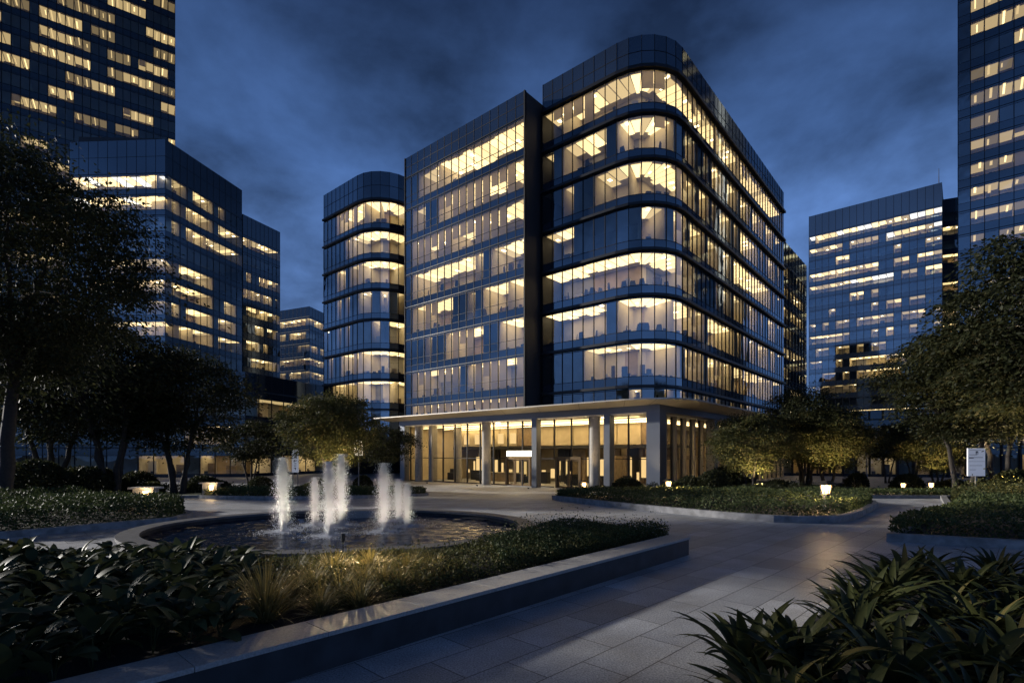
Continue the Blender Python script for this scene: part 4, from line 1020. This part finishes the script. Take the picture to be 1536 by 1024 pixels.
for i, p in enumerate(pts):
    o = link('broadleaf_plant', BR[i % 5], None, (p.x, p.y, .31)); k = rb.uniform(.75, 1.08); o.scale = (k, k, k*rb.uniform(.8, 1.05)); o.rotation_euler = (rb.uniform(-.12, .12), rb.uniform(-.12, .12), rb.uniform(0, 6.28))
    tag(o, 'dark broad leaved plant in the mass at the lower left behind the low wall', 'plant', 'broad leaved plants behind the low wall')

# ---- strap-leaved clumps, bottom right
def strap_mesh(seed):
    r = random.Random(seed); v = []; f = []
    n = r.randint(25, 31)
    for i in range(n):
        a = i*2.399+r.uniform(-.25, .25); q = i/n
        blade(v, f, (math.cos(a)*.05, math.sin(a)*.05, .02), a, r.uniform(.75, 1.15)*(1-.15*q), r.uniform(.10, .165), r.uniform(.75, 1.0)+.5*q, r.uniform(.8, 1.9), r.uniform(.2, .45), strap, 10, r.uniform(-.5, .5))
    return np_mesh('strap_leaf_plant', v, f, M['leaf_strap'], True)
ST = [strap_mesh(50+k) for k in range(4)]
rs_ = random.Random(4); sp_ = [(2.5, 5.0), (2.6, 5.75), (2.2, 4.5), (2.95, 5.35), (3.85, 5.25), (3.3, 6.05), (4.75, 5.5), (4.2, 6.35), (5.6, 5.9), (5.05, 6.75), (6.5, 6.3), (5.9, 7.25), (4.75, 7.35), (5.5, 8.2), (6.6, 8.0), (7.5, 7.1), (7.4, 8.7), (6.35, 9.1), (8.4, 7.9), (8.3, 9.3), (7.3, 9.9), (9.4, 8.9), (9.3, 10.1), (10.4, 10.0), (8.3, 10.6), (2.9, 4.55), (3.9, 4.4), (4.9, 4.6), (5.7, 5.0), (6.6, 5.3), (7.3, 6.1), (8.2, 6.8), (9.2, 7.8), (10.4, 8.8), (11.3, 9.8), (7.0, 7.6), (6.0, 8.6), (8.9, 8.6), (7.9, 8.3), (5.2, 7.7), (6.2, 6.9)]
for i, (x_, y_) in enumerate(sp_):
    o = link('strap_leaf_plant', ST[i % 4], None, (x_+rs_.uniform(-.1, .1), y_+rs_.uniform(-.1, .1), .0)); k = rs_.uniform(.85, 1.1); o.scale = (k, k, k*rs_.uniform(.85, 1.1)); o.rotation_euler.z = rs_.uniform(0, 6.28)
    tag(o, 'dark clump of long arching strap leaves in the lower right corner', 'plant', 'strap leaved clumps at the lower right')
mb = MB(); mb.poly([(p[0], p[1], .012) for p in ((1.7, 3.8), (2.5, 6.2), (4.4, 7.9), (6.2, 9.7), (8.3, 11.1), (14, 11.3), (14, 4))]); tag(mb.build('corner_soil', M['soil']), kind='structure')

# ---- ornamental grasses between wall and fountain
def grass_mesh(seed, n, L, spread, mat='grass', w=.013):
    r = random.Random(seed); v = []; f = []
    for i in range(n):
        a = r.uniform(0, 6.283); q = r.random()
        blade(v, f, (math.cos(a)*.12*q, math.sin(a)*.12*q, 0), a, L*r.uniform(.6, 1.2), w*r.uniform(.7, 1.3), 1.5-spread*q*r.uniform(.6, 1.2), r.uniform(.4, 1.9), .2, lambda t_: max(.05, 1-t_**2), 6, r.uniform(-.6, .6))
    return np_mesh('grass_tuft', v, f, M[mat])
GT = [grass_mesh(1, 420, .85, 1.0), grass_mesh(2, 260, .6, 1.15), grass_mesh(3, 240, .5, 1.35)]
def tuft(px, Y, k, s_, lab): 
    o = link('grass_tuft', GT[k], None, (ax(px, Y), Y, .31)); o.scale = (s_,)*3; o.rotation_euler.z = px; return tag(o, lab, 'grass tuft', 'ornamental grass tufts')
tuft(398, 7.0, 0, 1.05, 'largest ornamental grass tuft, beside the broad leaved plants')
GL = 'ornamental grass tuft in the warm lit strip behind the low wall'
for (px, Y, k, s_) in ((470, 8.3, 1, 1.0), (512, 8.0, 2, 1.1), (545, 8.5, 1, .95), (500, 9.2, 1, 1.1), (575, 8.6, 2, 1.1), (612, 9.3, 1, 1.0), (650, 9.6, 2, 1.0), (556, 9.6, 1, 1.05), (445, 9.3, 1, .9), (540, 7.6, 2, 1.05), (480, 7.35, 2, 1.0), (600, 8.4, 2, .95), (640, 9.0, 2, .9), (690, 9.7, 2, .8), (440, 7.9, 2, 1.0), (625, 10.2, 1, .9)):
    tuft(px, Y, k, s_*1.02, GL)
def band(s0, s1, d0, d1): return [tuple(W0+wd*s+wn*d) for s, d in ((s0, d0), (s1, d0), (s1, d1), (s0, d1))]
hedge([(-2.4, 7.5), (4.1, 14.0), (2.9, 14.4), (1.5, 15.3), (.5, 14.0), (-.9, 12.1), (-2.7, 11.0), (-5.0, 10.5), (-4.0, 8.2)], .27, 34000, .055, 'leaf_olive', 'fine leaved ground cover between the low wall and the fountain rim', 60, zb=.30, cat='ground cover', name='ground_cover', group=None, rough=.35, wild=.10)
g_ = hedge([(-.2, 9.9), (4.15, 14.1), (2.9, 14.4), (1.5, 15.3), (.5, 14.0), (-.6, 12.3)], .38, 24000, .05, 'leaf_hedge', 'dark low shrub at the far end of the foreground bed', 61, zb=.32, group=None, rough=.3, wild=.15)

# ---- lanterns and lights
def lantern(px, Y, s_, label, zb=None):
    z = gz(Y)+.44 if zb is None else zb
    o = empty('lantern', (ax(px, Y), Y, z), label, 'lantern', 'garden lanterns'); o.scale = (s_,)*3; o.rotation_euler.z = .35
    def P(nm, mb, m): return link(nm, mb.mesh(nm, m), o)
    mb = MB(); mb.box(-.09, .09, -.09, .09, -.5, .42); mb.box(-.17, .17, -.17, .17, .42, .47); P('post', mb, M['darkmetal'])
    mb = MB(); mb.lathe([(.13, .48), (.19, .84)], 8); mb.poly([(.13*math.cos(k*.785), .13*math.sin(k*.785), .48) for k in range(8)]); P('glow', mb, M['lantern'])
    for k in range(8):
        a = k*.785+.39; mb = MB(); mb.tube([(.18*math.cos(a), .18*math.sin(a), .46), (.26*math.cos(a), .26*math.sin(a), .88)], [.026, .026], 5); P('bar', mb, M['darkmetal'])
    mb = MB(); mb.hexa([(-.4, -.4, .88), (.4, -.4, .88), (.4, .4, .88), (-.4, .4, .88), (-.12, -.12, 1.06), (.12, -.12, 1.06), (.12, .12, 1.06), (-.12, .12, 1.06)]); P('cap', mb, M['darkmetal'])
    for q_ in (-1, 1):
        l = bpy.data.lights.new('lantern_light', 'POINT'); l.energy = 170*s_*s_; l.color = (1, .66, .30); l.shadow_soft_size = .06
        q = bpy.data.objects.new('lantern_light', l); COL.objects.link(q); q.parent = o; q.location = (.36*q_, -.12, .62)
lantern(1239, 22.5, .92, 'largest glowing lantern with a flat hood, in the right end of the island hedge')
lantern(1003, 31, .72, 'middle glowing lantern in the island hedge, before the lobby corner pier')
lantern(876, 35.5, .70, 'glowing lantern at the left end of the island hedge, before the lobby columns')
lantern(1355, 40, .74, 'small glowing lantern, left one of two in the straight hedge strip')
lantern(1397, 40.5, .78, 'small glowing lantern, right one of two in the straight hedge strip')
def block_light(px, Y, label, w=1.1):
    o = empty('block_light', (ax(px, Y), Y, gz(Y)), label, 'garden light', 'flat capped garden lights')
    mb = MB(); mb.box(-w*.42, w*.42, -.2, .2, 0, .95); link('block', mb.mesh('block', M['kerb']), o)
    mb = MB(); mb.box(-w*.55, w*.55, -.34, .34, .95, 1.03); link('cap', mb.mesh('cap', M['stone']), o)
    mb = MB(); mb.box(0, w*.22, -.235, -.203, .52, .84); link('lamp', mb.mesh('lamp', M['lantern']), o)
    l = bpy.data.lights.new('block_lamp', 'POINT'); l.energy = 30; l.color = (1, .68, .33); l.shadow_soft_size = .12
    q = bpy.data.objects.new('block_lamp', l); COL.objects.link(q); q.parent = o; q.location = (w*.2, -.5, .8)
block_light(219, 24.4, 'flat capped stone light glowing over the tip of the left hedge')
block_light(317, 33.5, 'flat capped stone light at the tip of the small island bed')
def spotfix(px, Y, tgt, e, label, size=70, X=None, glow=True, zb=.45):
    x = ax(px, Y) if X is None else X; z = gz(Y)+zb
    o = empty('ground_spotlight', (x, Y, z), label, 'spotlight', 'small ground spotlights')
    mb = MB(); mb.lathe([(.02, -1.5), (.02, -.02), (.03, .0), (.09, .03), (.10, .16), (.085, .16), (.07, .1)], 10); h_ = link('housing', mb.mesh('housing', M['darkmetal']), o)
    if not glow: h_.scale = (.45, .45, 1)
    if glow: mb = MB(); mb.lathe([(.005, .13), (.08, .15)], 10); link('lens', mb.mesh('lens', M['downlight']), o)
    l = bpy.data.lights.new('spot', 'SPOT'); l.energy = e; l.color = (1, .72, .38); l.spot_size = R(size); l.spot_blend = .8; l.shadow_soft_size = .06
    q = bpy.data.objects.new('spot', l); COL.objects.link(q); q.parent = o; q.location = (0, 0, .2 if glow else .34)
    q.rotation_euler = (Vector((x, Y, z))-Vector(tgt)).to_track_quat('Z', 'Y').to_euler()
def up(px, Y, dx, h, dy=.6): X = ax(px, Y); return (X+dx, Y+dy, h)
spotfix(505, 48, up(505, 48, -.4, 5), 4200, 'ground spotlight at the foot of the uplit round tree', 100)
spotfix(380, 45, up(380, 45, -.5, 4), 120, 'ground spotlight in the bed left of the fountain jets', 110)
spotfix(527, 45.5, up(527, 45.5, -1.5, 4), 160, 'ground spotlight right of the double fountain jet', 110)
spotfix(1138, 43, up(1138, 43, -.2, 4), 2600, 'ground spotlight under the small uplit tree by the lobby', 110)
spotfix(1246, 47, up(1246, 47, .2, 5), 3200, 'ground spotlight under the right tree of the pair', 95)
spotfix(1484, 38.5, up(1484, 38.5, .6, 6), 4200, 'ground spotlight in the warm lit shrubs left of the notice board', 105)
spotfix(1516, 31, up(1516, 31, 1.0, 6), 2600, 'ground spotlight in the warm lit shrubs at the right edge', 105)
spotfix(1412, 51.5, up(1412, 51.5, -.6, 4), 2400, 'ground spotlight under the small tree behind the two low lanterns', 110)
spotfix(0, 10.55, (-1.75, 8.0, .3), 480, 'added spike light at the fountain rim brightening the grasses', 88, X=-3.35, glow=False, zb=.78)  # added lamp without a real fixture, warms grasses and coping
spotfix(1428, 30.5, (28.5, 23, 1.0), 900, 'added spike light behind the right hand shrubs warming their tops', 95, glow=False, zb=1.5)  # made-up lamp that lifts the tops of the shrubs
spotfix(575, 56, up(575, 56, -.4, 4), 120, 'ground spotlight beside the left end of the lobby', 100)
for u_ in (-1.0, 5.8, 13.0, 20.4, 29.0, 35.0):
    q_ = UV(u_, -1.6); spotfix(0, q_[1], (*UV(u_-.2, -.9), 6), 1000, 'ground spotlight in the paving before the lobby columns', 80, X=q_[0], zb=-.02)
spotfix(0, 46.6, (*UV(-.35, -.1), 4), 150, 'ground spotlight washing the lobby corner pier', 40, X=UV(-.6, -.8)[0], zb=.0)

# ---- signs
o = empty('banner_sign', (ax(443, 49), 49, gz(49)), 'narrow white upright sign with dark strokes left of the fountain', 'sign')
mb = MB(); mb.box(-.30, .30, -.05, .05, 1.9, 4.0); link('panel', mb.mesh('panel', M['signwhite']), o)
mb = MB(); mb.box(-.26, -.2, -.04, .04, 0, 1.9); link('leg', mb.mesh('leg', M['metal_blue']), o); mb = MB(); mb.box(.2, .26, -.04, .04, 0, 1.9); link('leg', mb.mesh('leg', M['metal_blue']), o)
mb = MB()
for i, zz in enumerate((3.62, 3.28, 2.94, 2.6, 2.26)):
    for (a, b, c, d) in (((-.13, .1, 0, .07), (-.1, -.02, -.14, .14)), ((-.1, .12, .1, .15), (.04, .1, -.1, .12)), ((-.14, .12, -.02, .04), (-.12, -.06, -.12, .1)), ((-.08, .12, .08, .14), (-.1, .1, -.12, -.06)), ((-.12, .1, .02, .08), (.0, .06, -.14, .05)))[i]:
        mb.box(a, b, -.056, -.0502, zz+c, zz+d)
link('lettering', mb.mesh('lettering', M['ink']), o)
o = empty('pole_sign', (ax(538, 51), 51, gz(51)), 'two panel white sign on a thin pole behind the fountain', 'sign')
mb = MB(); mb.tube([(0, 0, 0), (0, 0, 5.0)], [.05, .05], 8); link('pole', mb.mesh('pole', M['metal_blue']), o)
for sx in (-1, 1):
    mb = MB(); mb.box(.05*sx if sx > 0 else -.41, .41 if sx > 0 else -.05, -.08, -.05, 3.45, 4.9); p_ = link('panel', mb.mesh('panel', M['signwhite']), o)
    mb = MB(); x0 = .05 if sx > 0 else -.41
    for k, (a, b, c, d) in enumerate(((.08, .28, 4.62, 4.7), (.12, .2, 4.4, 4.6), (.08, .3, 4.18, 4.26), (.1, .26, 3.95, 4.02), (.18, .26, 3.75, 3.95))):
        mb.box(x0+a+(.02 if sx > 0 else 0), x0+b, -.086, -.0805, c, d)
    link('lettering', mb.mesh('lettering', M['ink']), p_)
o = empty('notice_board', (ax(1464, 36), 36, gz(36)), 'white notice board with small emblem and fine lines between two right hand trunks', 'sign')
mb = MB(); mb.box(-.58, .58, -.05, .05, 1.5, 3.38); link('panel', mb.mesh('panel', M['signwhite']), o)
mb = MB(); mb.box(-.05, .05, -.04, .04, 0, 1.5); link('post', mb.mesh('post', M['metal_blue']), o)
mb = MB()
for (a, b, c, d) in ((-.5, .05, 2.92, 2.95), (-.52, .42, 2.74, 2.77), (-.52, -.2, 2.70, 2.74), (-.55, .55, 2.48, 2.495), (-.48, .38, 2.2, 2.22), (-.48, -.05, 1.92, 1.94), (-.48, .3, 3.24, 3.255)): mb.box(a, b, -.056, -.0502, c, d)
link('text_line', mb.mesh('text_line', M['ink']), o)
mb = MB(); mb.box(-.06, .0, -.056, -.0502, 2.97, 3.16); mb.box(.06, .1, -.056, -.0502, 2.97, 3.1); mb.box(-.06, .1, -.0555, -.0503, 3.1, 3.18); link('emblem', mb.mesh('emblem', M['ink']), o)

# ---- lamp post, bench, litter bin and planter beyond the right-hand beds
o = empty('lamp_post', (ax(1300, 60), 60, gz(60)), 'slim grey lamp post on the far paving at the right', 'lamp post')
mb = MB(); mb.tube([(0, 0, 0), (0, 0, 3.6)], [.09, .06], 8); link('pole', mb.mesh('pole', M['metal_blue']), o)
mb = MB(); mb.box(-.5, .1, -.1, .1, 3.6, 3.72); link('lamp_head', mb.mesh('lamp_head', M['darkmetal']), o)
o = empty('bench', (ax(1243, 58), 58, gz(58)), 'low stone bench on the far paving behind the tree pair', 'bench')
mb = MB(); mb.box(-1.6, 1.6, -.3, .3, .4, .5); link('seat', mb.mesh('seat', M['stone']), o)
for sx in (-1.2, 1.2): mb = MB(); mb.box(sx-.15, sx+.15, -.25, .25, 0, .398); link('leg', mb.mesh('leg', M['stone_dark']), o)
o = empty('litter_bin', (ax(1268, 58), 58, gz(58)), 'dark round litter bin beside the low stone bench', 'litter bin')
mb = MB(); mb.lathe([(.02, 0), (.27, .02), (.3, .85), (.32, .86), (.32, .9), (.02, .91)], 16); link('body', mb.mesh('body', M['darkmetal']), o)
mb = MB(); mb.lathe([(.34, .98), (.34, 1.02), (.02, 1.05)], 16); link('lid', mb.mesh('lid', M['metal_blue']), o)
mb = MB(); c = Vector((ax(1130, 50), 50)); mb.box(c.x-5, c.x+3, 49.6, 50.4, gz(50), gz(50)+.95); mb.box(c.x-5.08, c.x+3.08, 49.52, 50.48, gz(50)+.952, gz(50)+1.03); tag(mb.build('planter_wall', M['stone_dark'], base=(c.x, 50, gz(50))), 'plain stone planter wall behind the small uplit tree', 'wall')

# ------------------------------------------------------------------ camera, sky, sun
cam = bpy.data.cameras.new('camera'); co = bpy.data.objects.new('camera', cam); COL.objects.link(co)
co.location = (0, 0, CH); co.rotation_euler = (R(90), 0, 0)
cam.sensor_width = 36; cam.lens = 36*F/1536; cam.shift_y = (HY-512)/1536; cam.clip_end = 4000; cam.clip_start = .1
SC.camera = co
SUN_EL, SUN_AZ = 15.0, -72.0                        # elevation; azimuth of the sun measured from +Y, negative = left
w = bpy.data.worlds.new('World'); SC.world = w; w.use_nodes = True
nt = w.node_tree; nt.nodes.clear()
N = nt.nodes.new; Lk = nt.links.new
out = N('ShaderNodeOutputWorld'); bg = N('ShaderNodeBackground'); bg.inputs[1].default_value = 1.42
sky = N('ShaderNodeTexSky'); sky.sky_type = 'NISHITA'; sky.sun_disc = False; sky.sun_elevation = R(-4); sky.sun_rotation = R(SUN_AZ); sky.ozone_density = 3
tc = N('ShaderNodeTexCoord'); sep = N('ShaderNodeSeparateXYZ'); Lk(tc.outputs[0], sep.inputs[0])
mp = N('ShaderNodeMapping'); mp.inputs['Scale'].default_value = (1, 1, 1.8); mp.inputs['Location'].default_value = (1.7, 2.4, .7); Lk(tc.outputs[0], mp.inputs[0])
nz = N('ShaderNodeTexNoise'); nz.inputs['Scale'].default_value = 3.5; nz.inputs['Detail'].default_value = 10; nz.inputs['Roughness'].default_value = .56; nz.inputs['Distortion'].default_value = .12; Lk(mp.outputs[0], nz.inputs[0])
gr = N('ShaderNodeValToRGB'); e = gr.color_ramp.elements                 # clear dusk gradient by height
e[0].position = 0; e[0].color = (.15, .27, .55, 1); e[1].position = .68; e[1].color = (.009, .02, .055, 1)
x = e.new(.28); x.color = (.085, .17, .39, 1); x = e.new(.46); x.color = (.033, .072, .18, 1)
Lk(sep.outputs[2], gr.inputs[0])
cl = N('ShaderNodeMapRange'); cl.inputs[1].default_value = .36; cl.inputs[2].default_value = .66; cl.inputs[3].default_value = .44; cl.inputs[4].default_value = 1.32; Lk(nz.outputs[0], cl.inputs[0])
mul = N('ShaderNodeVectorMath'); mul.operation = 'SCALE'; Lk(gr.outputs[0], mul.inputs[0]); Lk(cl.outputs[0], mul.inputs['Scale'])
sk = N('ShaderNodeVectorMath'); sk.operation = 'SCALE'; sk.inputs['Scale'].default_value = .05; Lk(sky.outputs[0], sk.inputs[0])
add = N('ShaderNodeVectorMath'); add.operation = 'ADD'; Lk(mul.outputs[0], add.inputs[0]); Lk(sk.outputs[0], add.inputs[1])
Lk(add.outputs[0], bg.inputs[0]); Lk(bg.outputs[0], out.inputs[0])
sl = bpy.data.lights.new('sun', 'SUN'); sl.energy = 5.0; sl.angle = R(1.6); sl.color = (1, .94, .86)
so = bpy.data.objects.new('sun', sl); COL.objects.link(so)
el, a_ = R(SUN_EL), R(SUN_AZ); sd = Vector((math.sin(a_)*math.cos(el), math.cos(a_)*math.cos(el), math.sin(el)))
so.rotation_euler = sd.to_track_quat('Z', 'Y').to_euler()
SC.view_settings.view_transform = 'Standard'; SC.view_settings.look = 'None'; SC.view_settings.exposure = .25; SC.view_settings.gamma = 1
cy = SC.cycles
cy.use_denoising = True
try: cy.denoiser = 'OPENIMAGEDENOISE'
except Exception: pass
cy.max_bounces = 7; cy.diffuse_bounces = 3; cy.glossy_bounces = 3; cy.transmission_bounces = 4; cy.transparent_max_bounces = 16
cy.sample_clamp_indirect = 3; cy.caustics_reflective = False; cy.caustics_refractive = False; cy.use_light_tree = True
